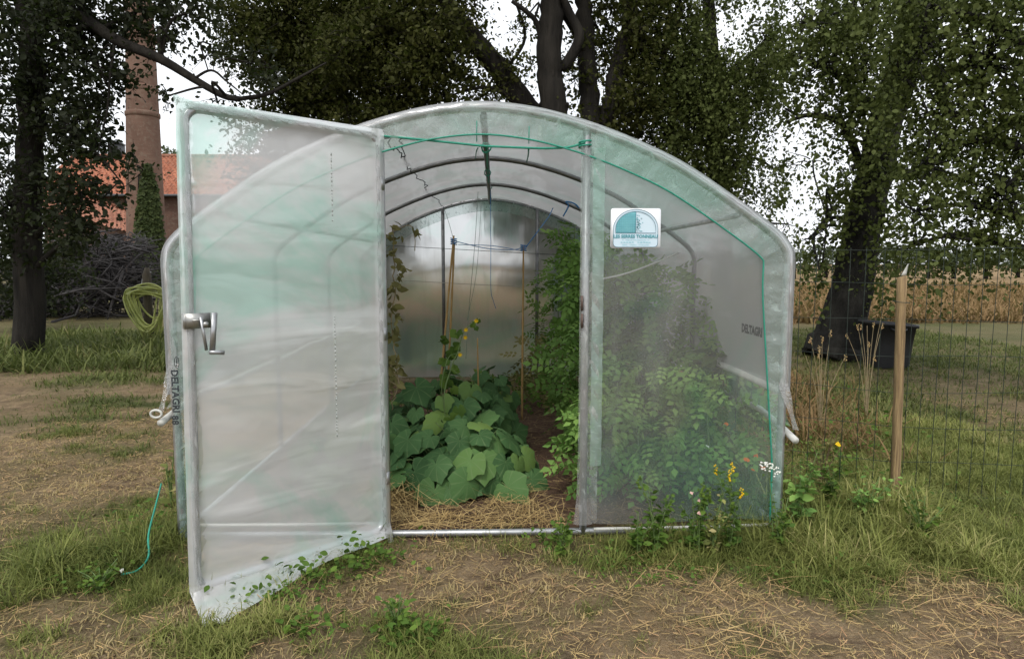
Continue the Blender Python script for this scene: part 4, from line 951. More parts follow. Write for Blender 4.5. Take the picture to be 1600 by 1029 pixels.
make_tree('weeping_tree', 'broad weeping tree with dull green drooping foliage above the sloping right roof edge', 'tree', 'leaf_birch', 'bark',
    [[(1130, 560, 12, .20), (1125, 330, 12, .18), (1115, 180, 12, .15), (1110, 50, 12, .12), (1100, -90, 12, .08)], [(1115, 180, 12, .07), (1060, 110, 11.8, .05), (1020, 70, 11.6, .03)], [(1113, 150, 12, .07), (1170, 90, 11.8, .05), (1210, 60, 11.6, .03)]],
    [(1050, 30, 11.3, 60, 40, 1.7, 1), (1060, 110, 11.2, 70, 55, 2.0, 1), (1110, 180, 11.2, 70, 60, 2.1, 1), (1040, 210, 11.3, 50, 50, 1.8, 1), (1110, 100, 11.3, 50, 50, 1.6, 1), (1170, 120, 11.2, 50, 50, 1.5, 1), (1140, 260, 11.3, 60, 40, 1.7, 1),
     (1200, 60, 11.3, 45, 50, 1.2, .9), (1100, 20, 11.4, 26, 20, .9, .7), (1190, 205, 11.4, 34, 40, .55, .8), (1212, 265, 11.3, 30, 34, .45, .7), (1225, 130, 11.4, 36, 26, .7, .8), (1110, -60, 11.5, 140, 50, .8, 1.2), (1080, 300, 11.6, 80, 50, .9, 1), (1180, 300, 11.6, 30, 30, .5, .7), (1230, 350, 11.6, 26, 30, .4, .7)],
    s=.062, hang=.9, seed=6, dense=1.9)
make_tree('birch_tree', 'large dark-trunked birch by the black tub with curtains of drooping leaves', 'birch', 'leaf_birch', 'birch_bark',
    [[(1296, 562, 9.3, .42), (1310, 520, 9.3, .32), (1330, 450, 9.3, .28), (1345, 370, 9.25, .25), (1362, 290, 9.2, .24), (1385, 190, 9.1, .22), (1412, 100, 9, .20), (1432, 20, 9, .18), (1450, -90, 9, .14)],
     [(1358, 300, 9.2, .06), (1320, 200, 9, .05), (1270, 180, 8.9, .035), (1230, 190, 8.8, .02)], [(1390, 180, 9.1, .09), (1340, 150, 9, .06), (1300, 110, 8.9, .04), (1250, 90, 8.8, .02)],
     [(1412, 100, 9, .09), (1460, 120, 8.6, .07), (1520, 100, 8.3, .05)], [(1352, 350, 9.2, .04), (1300, 340, 8.9, .025), (1272, 370, 8.8, .018), (1280, 420, 8.8, .014), (1286, 452, 8.8, .008)], [(1362, 290, 9.2, .08), (1410, 270, 8.9, .06), (1460, 280, 8.5, .04)]],
    [(1260, 30, 8.8, 60, 45, 1.2, .9), (1340, 30, 8.8, 60, 50, 1.7, .9), (1290, 100, 8.8, 60, 45, .75, .9), (1350, 110, 8.7, 55, 45, 1.4, .9), (1250, 180, 8.8, 50, 40, .36, .8), (1320, 200, 8.8, 40, 40, .5, .8), (1270, 250, 8.8, 50, 40, .26, .7), (1330, 270, 8.8, 40, 40, .9, .7), (1300, 330, 8.8, 50, 32, .5, .7),
     (1265, 370, 8.8, 24, 26, .8, .5), (1285, 410, 8.8, 18, 22, .5, .4), (1375, 350, 8.9, 34, 40, .9, .6), (1390, 410, 8.9, 28, 24, .6, .5), (1400, -70, 9, 200, 60, 1.2, 1.3), (1390, 240, 8.8, 34, 50, 1.2, .7), (1360, 160, 8.7, 30, 40, .9, .6)],
    s=.058, hang=.95, seed=7, tmpl=LEAF, dense=1.5)
make_tree('birch_tree', 'birch at the right edge trailing long leafy strands over the wooden fence post', 'birch', 'leaf_birch', 'birch_bark',
    [[(1660, 640, 6.6, .22), (1650, 400, 6.6, .19), (1640, 150, 6.6, .16), (1620, -80, 6.6, .12)], [(1645, 120, 6.6, .07), (1560, 40, 6.5, .05), (1450, 10, 6.4, .025)], [(1648, 260, 6.6, .05), (1560, 220, 6.5, .04), (1470, 230, 6.4, .02)]],
    [(1440, 70, 6.5, 60, 70, 1.1, .6), (1470, 170, 6.5, 40, 60, 1.3, .6), (1400, 110, 6.6, 26, 55, .7, .4), (1450, 260, 6.5, 48, 50, 1.1, .5), (1430, 330, 6.5, 40, 40, .8, .5), (1470, 370, 6.5, 34, 34, .7, .5), (1420, 385, 6.6, 30, 24, .7, .4), (1440, -20, 6.5, 90, 50, 1.1, .6),
     (1540, 100, 6.5, 60, 130, 1.4, .7), (1560, 300, 6.5, 60, 90, 1.1, .7), (1545, -40, 6.5, 90, 60, 1.1, .7), (1600, 180, 6.7, 60, 150, 1.0, .8)],
    s=.046, hang=.9, seed=8, tmpl=LEAF, dense=1.5)
# far trees along the field
FT = [(1240, 60, 30, .9), (1290, 64, 26, 1.0), (1345, 70, 30, .9), (1400, 66, 34, 1.1), (1450, 62, 30, 1.2), (1490, 60, 34, 1.0), (1540, 58, 30, 1.0), (1590, 64, 40, 1.0), (1190, 68, 30, .9), (1120, 70, 30, 1), (1040, 70, 34, 1), (960, 66, 30, 1), (880, 70, 30, 1), (560, 70, 30, 1), (490, 66, 34, 1), (420, 70, 30, 1)]
for i, (px, Y, rp, h_) in enumerate(FT):
    s_ = .30; hp = 10+rng.random()*6
    make_tree('distant_tree', 'distant hazy green tree in the row beyond the ochre field', 'tree', 'leaf_far', 'bark', [[(px, 436, Y, .2), (px+1, 405, Y, .14)]], [(px-10, 404-hp*.5, Y, rp*1.1, hp, 3.2, 2.5), (px+18, 414, Y-1, rp*1.0, 9, 2.6, 2.5)], s=.24, seed=20+i, group='far trees beyond the field')
make_tree('barn_tree', 'small bright green tree top showing over the tiled roof right of the chimney', 'tree', 'leaf_far', 'bark', [[(262, 430, 60, .3), (262, 260, 60, .2)]], [(262, 240, 60, 14, 11, 2.6, 1.2), (278, 247, 60, 14, 9, 2.6, 1.2)], s=.22, seed=44)
make_tree('shade_tree', 'dark leafy shrub behind the brush pile under the limb', 'shrub', 'leaf_dark', 'bark', [[(60, 520, 13.5, .10), (70, 430, 13.5, .06)]], [(60, 430, 13.4, 70, 60, 1.6, .9), (0, 400, 13.4, 70, 90, 1.4, 1)], s=.09, seed=45)
make_tree('field_shrub', 'low grey-green shrub against the back film, left part', 'shrub', 'leaf_olive', 'bark', [[(640, 560, 9.4, .05), (640, 500, 9.4, .03)]], [(640, 530, 9.4, 46, 40, .9, .4), (600, 470, 10, 40, 70, .9, .5)], s=.06, seed=46)

# ------------------------------------------------------------------ chimney, barn, ivy
def mat_brick(name, a, b, mortar, sx, sy, mort=.02):
    m, t, o = newmat(name); uv = coords(t, 'UV'); br = N(t, 'TexBrick'); t.links.new(uv, br.inputs['Vector'])
    br.inputs['Scale'].default_value = 1; br.inputs['Brick Width'].default_value = sx; br.inputs['Row Height'].default_value = sy; br.inputs['Mortar Size'].default_value = mort
    br.inputs['Color1'].default_value = rgba(a); br.inputs['Color2'].default_value = rgba(b); br.inputs['Mortar'].default_value = rgba(mortar); br.inputs['Bias'].default_value = 0
    v = coords(t); c = mixc(t, ramp(t, noise(t, .7, 6, v, .65), .35, .7, 0, .75), br.outputs['Color'], tuple(x*.5 for x in a))
    c = mixc(t, ramp(t, noise(t, 6, 4, v, .7), .5, .7, 0, .5), c, (.20, .17, .13))
    p = N(t, 'BsdfPrincipled', Roughness=.9); t.links.new(c, p.inputs['Base Color']); p.inputs['Specular IOR Level'].default_value = .2
    t.links.new(bump(t, br.outputs['Fac'], -.4, .02), p.inputs['Normal']); t.links.new(p.outputs[0], o.inputs['Surface']); return m
M['brick'] = mat_brick('chimney_brick', (.165, .095, .070), (.19, .115, .085), (.165, .12, .09), .23, .075, .006)
M['brick_wall'] = mat_brick('barn_brick', (.12, .062, .045), (.16, .085, .06), (.13, .10, .08), .25, .09, .012)
M['tile'] = mat_brick('roof_tile', (.38, .135, .078), (.46, .185, .108), (.20, .07, .04), .40, .36, .045)
M['old_tile'] = mat_brick('old_roof_tile', (.33, .135, .085), (.40, .18, .115), (.20, .09, .06), .40, .36, .03)
M['slate'] = mat_simple('dark_slate', (.06, .065, .07), .6)
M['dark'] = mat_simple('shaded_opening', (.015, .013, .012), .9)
YC = 33.0
cb = P(231, 445, YC); ct = P(217.5, 4, YC); rb = 29*YC/F; rt = 18.3*YC/F
CH = empty('brick_chimney', (cb[0], YC, 0), 'tall round tapering red brick factory chimney with ivy on one side', 'chimney')
mb = MB(); hh = float(ct[2]); zs = np.linspace(0, hh, 30); add_tube(mb, [(cb[0]+(ct[0]-cb[0])*z/hh, YC, z) for z in zs], [rb+(rt-rb)*z/hh for z in zs], 40); mb.build('shaft', M['brick'], CH, True)
for py, g_ in ((180, .05), (140, .03), (60, .10)):
    z = float(P(222, py, YC)[2]); r_ = rb+(rt-rb)*z/hh; x = cb[0]+(ct[0]-cb[0])*z/hh
    mb = MB(); add_tube(mb, [(x, YC, z-.14), (x, YC, z-.08), (x, YC, z+.08), (x, YC, z+.14)], [r_*.99, r_+g_, r_+g_, r_*.99], 40); mb.build('band', M['brick'], CH, True)
root = empty('ivy', (cb[0]+.5, YC-rb, 0), 'dense dark ivy climbing the right side of the brick chimney', 'ivy')
mb, st = MB(), MB(); n = 7500; z = rng.random(n); py = 455-z*200
wdt = np.interp(py, [255, 290, 340, 400, 455], [.10, .55, .85, 1.0, 1.05]); th = rng.uniform(-1.0, 1.0, n)*wdt*.62+.62-(1-wdt)*-.0
zw = np.array([P(240, y_, YC-1)[2] for y_ in py]); rr_ = rb+(rt-rb)*zw/hh+.10+rng.random(n)*.22; th0 = -math.pi/2+th
x = cb[0]+(ct[0]-cb[0])*zw/hh+rr_*np.cos(th0); y = YC+rr_*np.sin(th0)
scatter(mb, KITE, np.stack([x, y, zw], 1), rng.normal(size=(n, 3))*.5+[0, 0, -1], np.stack([np.cos(th0), np.sin(th0), .3+0*th0], 1)+rng.normal(0, .35, (n, 3)), rng.uniform(.12, .22, n), wide=1.5)
for k in range(6):
    a = -math.pi/2+.2+k*.17; pts = [(cb[0]+(ct[0]-cb[0])*z_/hh+(rb+(rt-rb)*z_/hh+.06)*math.cos(a+.05*math.sin(z_)), YC+(rb+(rt-rb)*z_/hh+.06)*math.sin(a), z_) for z_ in np.linspace(0, 5.5-k*.5, 14)]; add_tube(st, pts, .03, 5)
mb.build('leaves', M['leaf_ivy'], root); st.build('vine_stems', M['bark'], root)

YB = 44.0
e0, e1, r0_ = P(60, 300, YB), P(460, 304, YB), P(60, 241, YB+4.2); ze, zr = float(e0[2]), float(P(200, 244, YB+4.2)[2]); x0, x1 = float(e0[0]), float(e1[0])
BARN = empty('brick_barn', ((x0+x1)/2, YB+4, 0), 'long brick barn with a bright orange tiled roof behind the chimney', 'barn')
def quad(mb, a, b, c, d, uvs):
    mb.add([a, b, c, d], np.array([[0, 1, 2, 3]]), uv=uvs)
mb = MB(); D_ = 8.4
for (xa, ya, xb, yb) in ((x0, YB+.3, x1, YB+.3), (x1, YB+.3, x1, YB+D_-.3), (x1, YB+D_-.3, x0, YB+D_-.3), (x0, YB+D_-.3, x0, YB+.3)):
    L_ = math.hypot(xb-xa, yb-ya); quad(mb, (xa, ya, 0), (xb, yb, 0), (xb, yb, ze+.02), (xa, ya, ze+.02), [(0, 0), (L_, 0), (L_, ze), (0, ze)])
for x in (x0, x1): mb.add([(x, YB+.3, ze), (x, YB+D_-.3, ze), (x, YB+D_/2, zr-.15)], np.array([[0, 1, 2]]))
mb.build('wall', M['brick_wall'], BARN)
def tiled(mb, pa, pb, pc, pd, nx_, nr_):
    """rows of curved tiles: pa,pb eaves; pd,pc ridge"""
    pa, pb, pc, pd = map(np.array, (pa, pb, pc, pd)); q = np.zeros((nx_*4+1, nr_+1, 3)); nrm_ = norm(np.cross(pb-pa, pd-pa)); uvw = np.linalg.norm(pb-pa); uvh = np.linalg.norm(pd-pa)
    for i in range(nx_*4+1):
        for j in range(nr_+1):
            s, u = i/(nx_*4), j/nr_; q[i, j] = (pa*(1-s)+pb*s)*(1-u)+(pd*(1-s)+pc*s)*u+nrm_*(.05*math.sin(i/4*2*math.pi)+.02*math.sin(s*23+u*4))
    a, b = q.shape[:2]; idx = np.arange(a*b).reshape(a, b); f = np.stack([idx[:-1, :-1], idx[1:, :-1], idx[1:, 1:], idx[:-1, 1:]], -1).reshape(-1, 4)
    uu, vv = np.meshgrid(np.linspace(0, uvw, a), np.linspace(0, uvh, b), indexing='ij'); mb.add(q.reshape(-1, 3), f, rnd=.5, uv=np.stack([uu.ravel(), vv.ravel()], 1))
mb = MB(); tiled(mb, (x0-.4, YB-.2, ze-.15), (x1+.4, YB-.2, ze-.15), (x1+.4, YB+D_/2, zr), (x0-.4, YB+D_/2, zr), 60, 14); tiled(mb, (x1+.4, YB+D_+.2, ze-.15), (x0-.4, YB+D_+.2, ze-.15), (x0-.4, YB+D_/2, zr), (x1+.4, YB+D_/2, zr), 60, 14)
ROOF = mb.build('roof', M['tile'], BARN, True)
mb = MB(); add_tube(mb, [(x0-.4, YB+D_/2, zr+.03), (x1+.4, YB+D_/2, zr+.03)], .13, 8); mb.build('ridge_tiles', M['old_tile'], ROOF, True)
mb = MB(); add_tube(mb, [(x0-.4, YB-.28, ze-.22), (x1+.4, YB-.28, ze-.22)], .09, 8); mb.build('gutter', M['slate'], ROOF, True)
cu = P(183, 232, YB+D_/2); cw = .36; zb = zr-.2; zt = float(P(183, 226, YB+D_/2)[2])
CUP = None; mb = MB(); add_box(mb, (cu[0], YB+D_/2, (zb+zt)/2), (cw*2, cw*2, zt-zb)); CUP = mb.build('cupola', M['slate'], BARN)
mb = MB(); zp = float(P(183, 217, YB+D_/2)[2]); h = cw*1.25; cx_, cy_ = cu[0], YB+D_/2
mb.add([(cx_-h, cy_-h, zt), (cx_+h, cy_-h, zt), (cx_+h, cy_+h, zt), (cx_-h, cy_+h, zt), (cx_, cy_, zp)], [np.array([[0, 1, 4], [1, 2, 4], [2, 3, 4], [3, 0, 4]]), np.array([[3, 2, 1, 0]])]); mb.build('cupola_roof', M['slate'], CUP)
for k in (-1, 1):
    mb = MB(); add_box(mb, (cx_+k*.15, cy_-cw-.01, (zb+zt)/2+.1), (.14, .03, .5)); mb.build('louvre', M['dark'], CUP)
# low lean-to in front
YL = 38.0
a_, b_ = P(60, 322, YL), P(213, 366, YL); c_, d_ = P(213, 334, YL+3), P(60, 283, YL+3)
LT = empty('lean_to_shed', (a_[0], YL+1.5, 0), 'low brick shed with a sloping faded terracotta roof in front of the barn', 'shed')
mb = MB(); tiled(mb, a_, b_, c_, d_, 22, 10); mb.build('roof', M['old_tile'], LT, True)
mb = MB(); 
for k in range(2):
    o_ = np.array([0, 0, .0]); add_tube(mb, [d_+[0, 0, .05], c_+[0, 0, .05]], .10, 8)
mb.build('ridge_tiles', M['old_tile'], LT, True)
mb = MB(); L_ = b_[0]-a_[0]; quad(mb, (a_[0], YL+.4, 0), (b_[0]-.1, YL+.4, 0), (b_[0]-.1, YL+.4, b_[2]+.05), (a_[0], YL+.4, a_[2]+.05), [(0, 0), (L_, 0), (L_, b_[2]), (0, a_[2])])
quad(mb, (b_[0]-.1, YL+.4, 0), (b_[0]-.1, YL+3, 0), (b_[0]-.1, YL+3, c_[2]), (b_[0]-.1, YL+.4, b_[2]), [(0, 0), (3, 0), (3, 3), (0, 3)]); mb.build('wall', M['brick_wall'], LT)
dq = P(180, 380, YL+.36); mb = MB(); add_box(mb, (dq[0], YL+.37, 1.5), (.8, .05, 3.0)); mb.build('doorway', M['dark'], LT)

# ------------------------------------------------------------------ brush pile, hose, fence, tub
mb = MB(); r_ = np.random.default_rng(9); c0 = G(118, 497)
for i in range(2300):
    a = r_.uniform(0, 6.28); el = r_.normal(0, .5); L_ = r_.uniform(.5, 2.2); u = r_.random(2); px = c0[0]+r_.uniform(-3.2, 1.25); hmax = max(.12, 1.95-.34*abs(px-c0[0]-.3)**2.0); pz = r_.random()**.8*hmax; py = c0[1]+.7+r_.normal(0, .7)
    d = np.array([math.cos(a)*math.cos(el), math.sin(a)*math.cos(el)*.7, math.sin(el)])*L_/2; p = np.array([px, py, pz+.05]); bend = r_.normal(0, .10, 3)
    A, B = p-d, p+d; A[2] = max(A[2], .01); B[2] = max(B[2], .01)
    if max(A[2], B[2]) > hmax+.35: continue
    r1 = r_.choice([.008, .012, .018, .035], p=[.45, .3, .17, .08]); add_tube(mb, [A, p+bend, B], [r1, r1*.85, r1*.4], 5)
tag(mb.build('brushwood', M['stick'], None), 'big dark tangled pile of dead brushwood at the far left', 'brushwood', kind='stuff')
# hose coil on its post
hp = G(234, 536); HP = empty('hose_post', hp, 'short weathered grey timber post with a pointed top behind the coiled hose', 'post')
zt = float(P(236, 418, hp[1])[2]); mb = MB(); add_tube(mb, [(hp[0], hp[1], 0), (hp[0]+.01, hp[1], zt-.12), (hp[0]+.02, hp[1], zt)], [.075, .07, .035], 8); mb.build('post', M['old_wood'], HP, True)
mb = MB(); wpt = P(222, 432, hp[1]-.05); add_tube(mb, smooth_path([P(236, 425, hp[1]), P(226, 428, hp[1]), P(222, 440, hp[1]), P(221, 446, hp[1])], 4), .008, 6); mb.build('tap', M['metal'], HP, True)
mb = MB(); r_ = np.random.default_rng(5); cx_, cz_ = P(240, 470, hp[1]-.12)[[0, 2]]; yy = hp[1]-.14
for k in range(14):
    s = r_.uniform(.85, 1.15); w_ = r_.uniform(.22, .50); drop = r_.uniform(.25, .95); top = .16+r_.uniform(-.05, .12); ox = r_.normal(-.02, .03); pts = []
    for t_ in np.linspace(0, 2*math.pi, 26, endpoint=False):
        x_ = math.cos(t_)*w_*(.75+.25*math.sin(t_)); z_ = math.sin(t_)*(top if math.sin(t_) > 0 else drop); pts.append((cx_+ox+x_-.02, yy-.012*k+.05*math.sin(t_*2+k), cz_+z_+.02*math.sin(3*t_+k)))
    add_tube(mb, pts, .015, 7, closed=True)
tag(mb.build('garden_hose', M['hose'], None, True), 'coiled lime-yellow garden hose hung on the short grey post', 'hose')

# wire fence with its timber post
PB = G(1393, 784); FE = empty('wire_fence', (PB[0], PB[1], 0), 'thin dark wire mesh fence with a pale timber post at right', 'fence')
A = np.array([XC+HALF+.10, 4.05]); B = np.array([PB[0], PB[1]+.03]); Cc = np.array([5.6, 3.3])
def fl(x): return float(np.interp(x, [A[0], B[0], Cc[0]], [A[1], B[1], Cc[1]]))
mb = MB(); x = A[0]; k = 0
while x < Cc[0]:
    y = fl(x); add_tube(mb, [(x+.004*math.sin(k), y, 0), (x+.006*math.sin(k*2.1), y, .7), (x+0.004*math.sin(k*3), y, 1.42)], .0021, 4, cap=False); x += .072; k += 1
for z in (.02, .22, .42, .62, .82, 1.02, 1.22, 1.41):
    xs = np.linspace(A[0], Cc[0], 60); add_tube(mb, [(x, fl(x)-.003, z+.006*math.sin(x*5+z*9)) for x in xs], .0014, 4, cap=False)
mb.build('wire_mesh', M['wire'], FE)
mb = MB(); zt = float(P(1403, 432, PB[1])[2]); xt = float(P(1404, 432, PB[1])[0]); n = 12
sec = lambda z: (PB[0]+(xt-PB[0])*z/zt)
V = []; hw = .020
for i in range(n+1):
    z = -.05+(zt+.05)*i/n; x = sec(z); e_ = .0015*math.sin(i*2.3)
    for (a, b) in ((-hw+.006, -hw), (hw-.006, -hw), (hw, -hw+.006), (hw, hw-.006), (hw-.006, hw), (-hw+.006, hw), (-hw, hw-.006), (-hw, -hw+.006)): V.append((x+a+e_, PB[1]-.03+b, z+(.006*a/hw if i == n else 0)))
idx = np.arange((n+1)*8).reshape(n+1, 8); f = np.stack([idx[:-1], np.roll(idx[:-1], -1, 1), np.roll(idx[1:], -1, 1), idx[1:]], -1).reshape(-1, 4); mb.add(V, [f, np.array([idx[-1]]), np.array([idx[0][::-1]])]); mb.build('post', M['wood_post'], FE)
mb = MB(); zz = float(P(1400, 471, PB[1])[2]); xx = sec(zz); add_tube(mb, [(xx-.03, PB[1]-.06, zz), (xx+.03, PB[1]-.06, zz-.004), (xx+.032, PB[1], zz), (xx-.03, PB[1], zz+.004)], .002, 5, closed=True); mb.build('wire_tie', M['wire'], FE)
mb = MB(); c = P(1409, 430, PB[1]-.03); q = np.array([[c+np.array([.004*a-.004+.034*s, .004*a*s, .0+.062*s])+np.array([a*.010*(1-s), 0, 0]) for a in (0, 1, 2)] for s in np.linspace(0, 1, 6)]); add_grid(mb, q); mb.build('plastic_scrap', M['white'], FE, solid=.001)
for px in (1720,):
    x = 4.6; mb = MB(); add_box(mb, (x, fl(x)+.03, .68), (.055, .055, 1.4)); mb.build('post', M['wood_post'], FE)

# black tub
tb = G(1384, 572); TUB = empty('black_tub', tb, 'large black plastic tub standing in the grass beside the birch trunk', 'tub')
TUB.rotation_euler = (0, 0, 0); Yt = tb[1]; s_ = Yt/F; zt = float(P(1384, 503, Yt)[2]); mb = MB(); V = []
def tubring(wx, wy, z, tilt=0): return [(tb[0]+a, tb[1]+b, z+tilt*a) for a, b in rrect(-wx, wx, -wy, wy, .07, 5)]
rings = [tubring(29*s_, .17, .0), tubring(31*s_, .19, zt*.5), tubring(34*s_, .21, zt-.05, -.08), tubring(37*s_, .23, zt-.04, -.08), tubring(37*s_, .23, zt, -.08), tubring(34*s_, .21, zt, -.08), tubring(28*s_, .16, .03)]
nR = len(rings[0]); V = np.array(rings).reshape(-1, 3); idx = np.arange(len(V)).reshape(-1, nR); f = np.stack([idx[:-1], np.roll(idx[:-1], -1, 1), np.roll(idx[1:], -1, 1), idx[1:]], -1).reshape(-1, 4)
mb.add(V, [f, np.array([idx[-1]])]); mb.build('basin', M['tub'], TUB, True)
mb = MB(); add_tube(mb, [(tb[0]-.1, tb[1]-.22, zt-.06), (tb[0]-.08, tb[1]-.27, zt-.08), (tb[0]+.08, tb[1]-.27, zt-.08), (tb[0]+.1, tb[1]-.22, zt-.06)], .014, 6); mb.build('handle', M['tub'], TUB, True)

# ------------------------------------------------------------------ ground cover
def blade(bend, w=.045):
    V = [[-w, 0, 0], [w, 0, 0], [w*.85, .4, bend*.12], [-w*.85, .4, bend*.12], [w*.5, .75, bend*.42], [-w*.5, .75, bend*.42], [0, 1-.18*bend, bend*.8]]
    return (np.array(V), [np.array([[0, 1, 2, 3], [3, 2, 4, 5]]), np.array([[5, 4, 6]])])
BL = [blade(b) for b in (.15, .5, .9, 1.3)]
def grow(mb, bx, by, bh, per, spread, wide=1.0, dry=.26):
    """bx,by,bh: tuft positions and heights"""
    n = len(bx)
    for bi, bt in enumerate(BL):
        k = per//4+1; x = np.repeat(bx, k)+rng.normal(0, 1, n*k)*spread; y = np.repeat(by, k)+rng.normal(0, 1, n*k)*spread; h = np.repeat(bh, k)*rng.uniform(.45, 1.15, n*k)
        a = rng.uniform(0, 2*math.pi, n*k); sl = rng.uniform(.08, .75, n*k)
        d = np.stack([np.cos(a)*sl, np.sin(a)*sl, np.ones(n*k)], 1); nr = np.stack([np.cos(a), np.sin(a), -sl], 1)
        rd = rng.random(n*k)*.66; rd = np.where(rng.random(n*k) < dry, rng.uniform(.75, 1, n*k), rd); tone = np.repeat(rng.random(n), k); zone = fbm(x*1.4, y*1.4, 41)+.5*vn(x*5, y*5, 43); rd = np.clip(rd*.55+tone*.25+(zone-.75)*.75, 0, 1); h = h*np.clip(.55+zone*.6, .5, 1.35)
        scatter(mb, bt, np.stack([x, y, gz(x, y)-.004], 1), d, nr, h, rd, wide=wide)
def sample(n, x0, x1, y0, y1, fn, pw=1.0):
    x = rng.uniform(x0, x1, n); y = rng.uniform(y0, y1, n); g = fn(x, y); k = rng.random(n) < g**pw; return x[k], y[k], g[k]
outside = lambda x, y: ~((np.abs(x-XC) < HALF+.03) & (y > Y0-.03) & (y < Y1+.05))
x, y, g = sample(20000, -3.6, 4.4, 1.4, 5.4, turf, 1.7); k = outside(x, y); x, y, g = x[k], y[k], g[k]
mb = MB(); grow(mb, x, y, .030+.065*g*rng.uniform(.6, 1.3, len(g)), 26, .026, .55)
x2, y2, g2 = sample(17000, -3.8, 4.5, 1.4, 8.0, lambda x, y: np.clip(fbm(x*1.3, y*1.3, 31)*1.7-.42, 0, 1)); k = outside(x2, y2); x2, y2 = x2[k], y2[k]
mt = MB(); grow(mt, x2, y2, rng.uniform(.012, .042, len(x2)), 14, .030, 1.5, .55)
tag(mt.build('thatch', M['thatch'], None, origin=(0, 0, 0)), 'short dry brownish turf matted over the bare earth', 'dry grass', kind='stuff')
# longer fringe along the foot of the tunnel and the fence
def fringe(n, ax, ay, bx_, by_, sp, h0, h1, per=32, dry=.26, spread=.03):
    t_ = rng.random(n); x = ax+(bx_-ax)*t_+rng.normal(0, sp, n); y = ay+(by_-ay)*t_+rng.normal(0, sp, n); grow(mb, x, y, rng.uniform(h0, h1, n), per, spread, .38, dry)
xr = XC+HALF
fringe(42, XL-.1, Y0-.10, xr*.45, Y0-.08, .06, .03, .09)
fringe(120, .55, Y0-.17, xr+.05, Y0-.17, .06, .05, .13)
fringe(110, 1.25, Y0-.27, 1.9, Y0-.1, .14, .06, .17)
fringe(230, xr+.02, Y0-.1, PB[0]+.1, PB[1]-.1, .16, .06, .21, dry=.25)
fringe(240, xr+.12, Y0+.2, xr+.25, 5.5, .13, .10, .30, dry=.3)
fringe(160, PB[0]-.2, PB[1]-.15, 4.4, 3.0, .18, .07, .22)
fringe(160, 1.9, 3.0, 3.4, 2.8, .14, .05, .15)
fringe(100, XC-HALF-.05, Y0-.1, XC-HALF-.42, 2.75, .12, .08, .21)
fringe(90, XC-HALF-.12, Y0-.05, XC-HALF-.25, 4.6, .09, .06, .17)
fringe(70, -1.45, 2.52, -.6, 3.0, .07, .03, .10)
tag(mb.build('grass', M['grass'], None, origin=(0, 0, 0)), 'rough green grass tufts growing round the foot of the tunnel', 'grass', kind='stuff')
mb = MB(); x, y, g = sample(26000, -9, 8.5, 4.6, 13.5, lambda x, y: np.clip(turf(x, y)+.15, 0, 1), 1.2); k = outside(x, y); x, y, g = x[k], y[k], g[k]
grow(mb, x, y, .03+.065*g*rng.uniform(.5, 1.4, len(g)), 7, .06, 1.5, .3)
n = 1100; x = rng.uniform(-8, -2.2, n); y = rng.uniform(8.3, 12.2, n); grow(mb, x, y, rng.uniform(.15, .38, n), 10, .10, .8, .1)
tag(mb.build('lawn_grass', M['lawn'], None, origin=(0, 0, 0)), 'dull green meadow turf reaching back under the trees', 'grass', kind='stuff')
mb = MB(); n = 15000; y = 13+27*rng.random(n)**1.7; x = rng.uniform(-.45, .95, n)*y; k = (fieldm(x, y) > rng.random(n)*.8)|(y > 15); x, y = x[k], y[k]
grow(mb, x, y, rng.uniform(.18, .50, len(x)), 7, .14, 1.5, .1); tag(mb.build('dry_meadow', M['meadow'], None, origin=(0, 0, 0)), 'tall ochre dry grass in the field behind the fence', 'dry grass', kind='stuff')
# a little dry grass between fence and birch
mb = MB(); n = 520; x = np.concatenate([rng.normal(2.25, .30, n//2), rng.normal(2.8, .5, n-n//2)]); y = np.concatenate([rng.normal(5.3, .4, n//2), rng.normal(7.0, .7, n-n//2)])
grow(mb, x, y, rng.uniform(.07, .27, n), 10, .05, .55, .5); tag(mb.build('reddish_grass', M['meadow'], None, origin=(0, 0, 0)), 'reddish brown dry weeds in front of the birch foot', 'dry grass', kind='stuff')

# straw and dead thatch lying about
ROD = (np.array([[-.5, 0, 0], [.5, 0, 0], [.5, .5, .02], [-.5, .5, .02], [.4, 1, 0], [-.4, 1, 0]]), [np.array([[0, 1, 2, 3], [3, 2, 4, 5]])])
def rods(mb, x, y, ln, wd, tilt, zoff=.006):
    n = len(x); a = rng.uniform(0, 2*math.pi, n); d = norm(np.stack([np.cos(a), np.sin(a), rng.normal(0, tilt, n)], 1)); nr = norm(np.stack([rng.normal(0, .3, n), rng.normal(0, .3, n), np.ones(n)], 1))
    pos = np.stack([x, y, gz(x, y)+zoff+np.abs(rng.normal(0, .006, n))+np.maximum(0, -d[:, 2])*ln], 1)
    xx = norm(np.cross(d, nr)); zz = np.cross(xx, d); Vt = ROD[0]; kx = rng.normal(0, .06, n)
    mid = Vt[None, :, 1:2]*(1-Vt[None, :, 1:2])*4*kx[:, None, None]*ln[:, None, None]
    T = Vt[None, :, 0:1]*xx[:, None]*wd[:, None, None]+Vt[None, :, 1:2]*d[:, None]*ln[:, None, None]+Vt[None, :, 2:3]*zz[:, None]*ln[:, None, None]+xx[:, None]*mid
    V = (pos[:, None]+T).reshape(-1, 3); off = (np.arange(n)*6)[:, None, None]; base = mb.n; rd = rng.random(n)
    for f in ROD[1]: mb.Fs.append((f[None]+off).reshape(-1, 4)+base); mb.R.append(np.repeat(rd, len(f)))
    mb.V.append(V); mb.UV.append(np.zeros((len(V), 2))); mb.n += len(V)
bare = lambda x, y: np.clip(1.05-1.1*turf(x, y), 0, 1)*(.25+.9*fbm(x*1.6, y*1.6, 21))
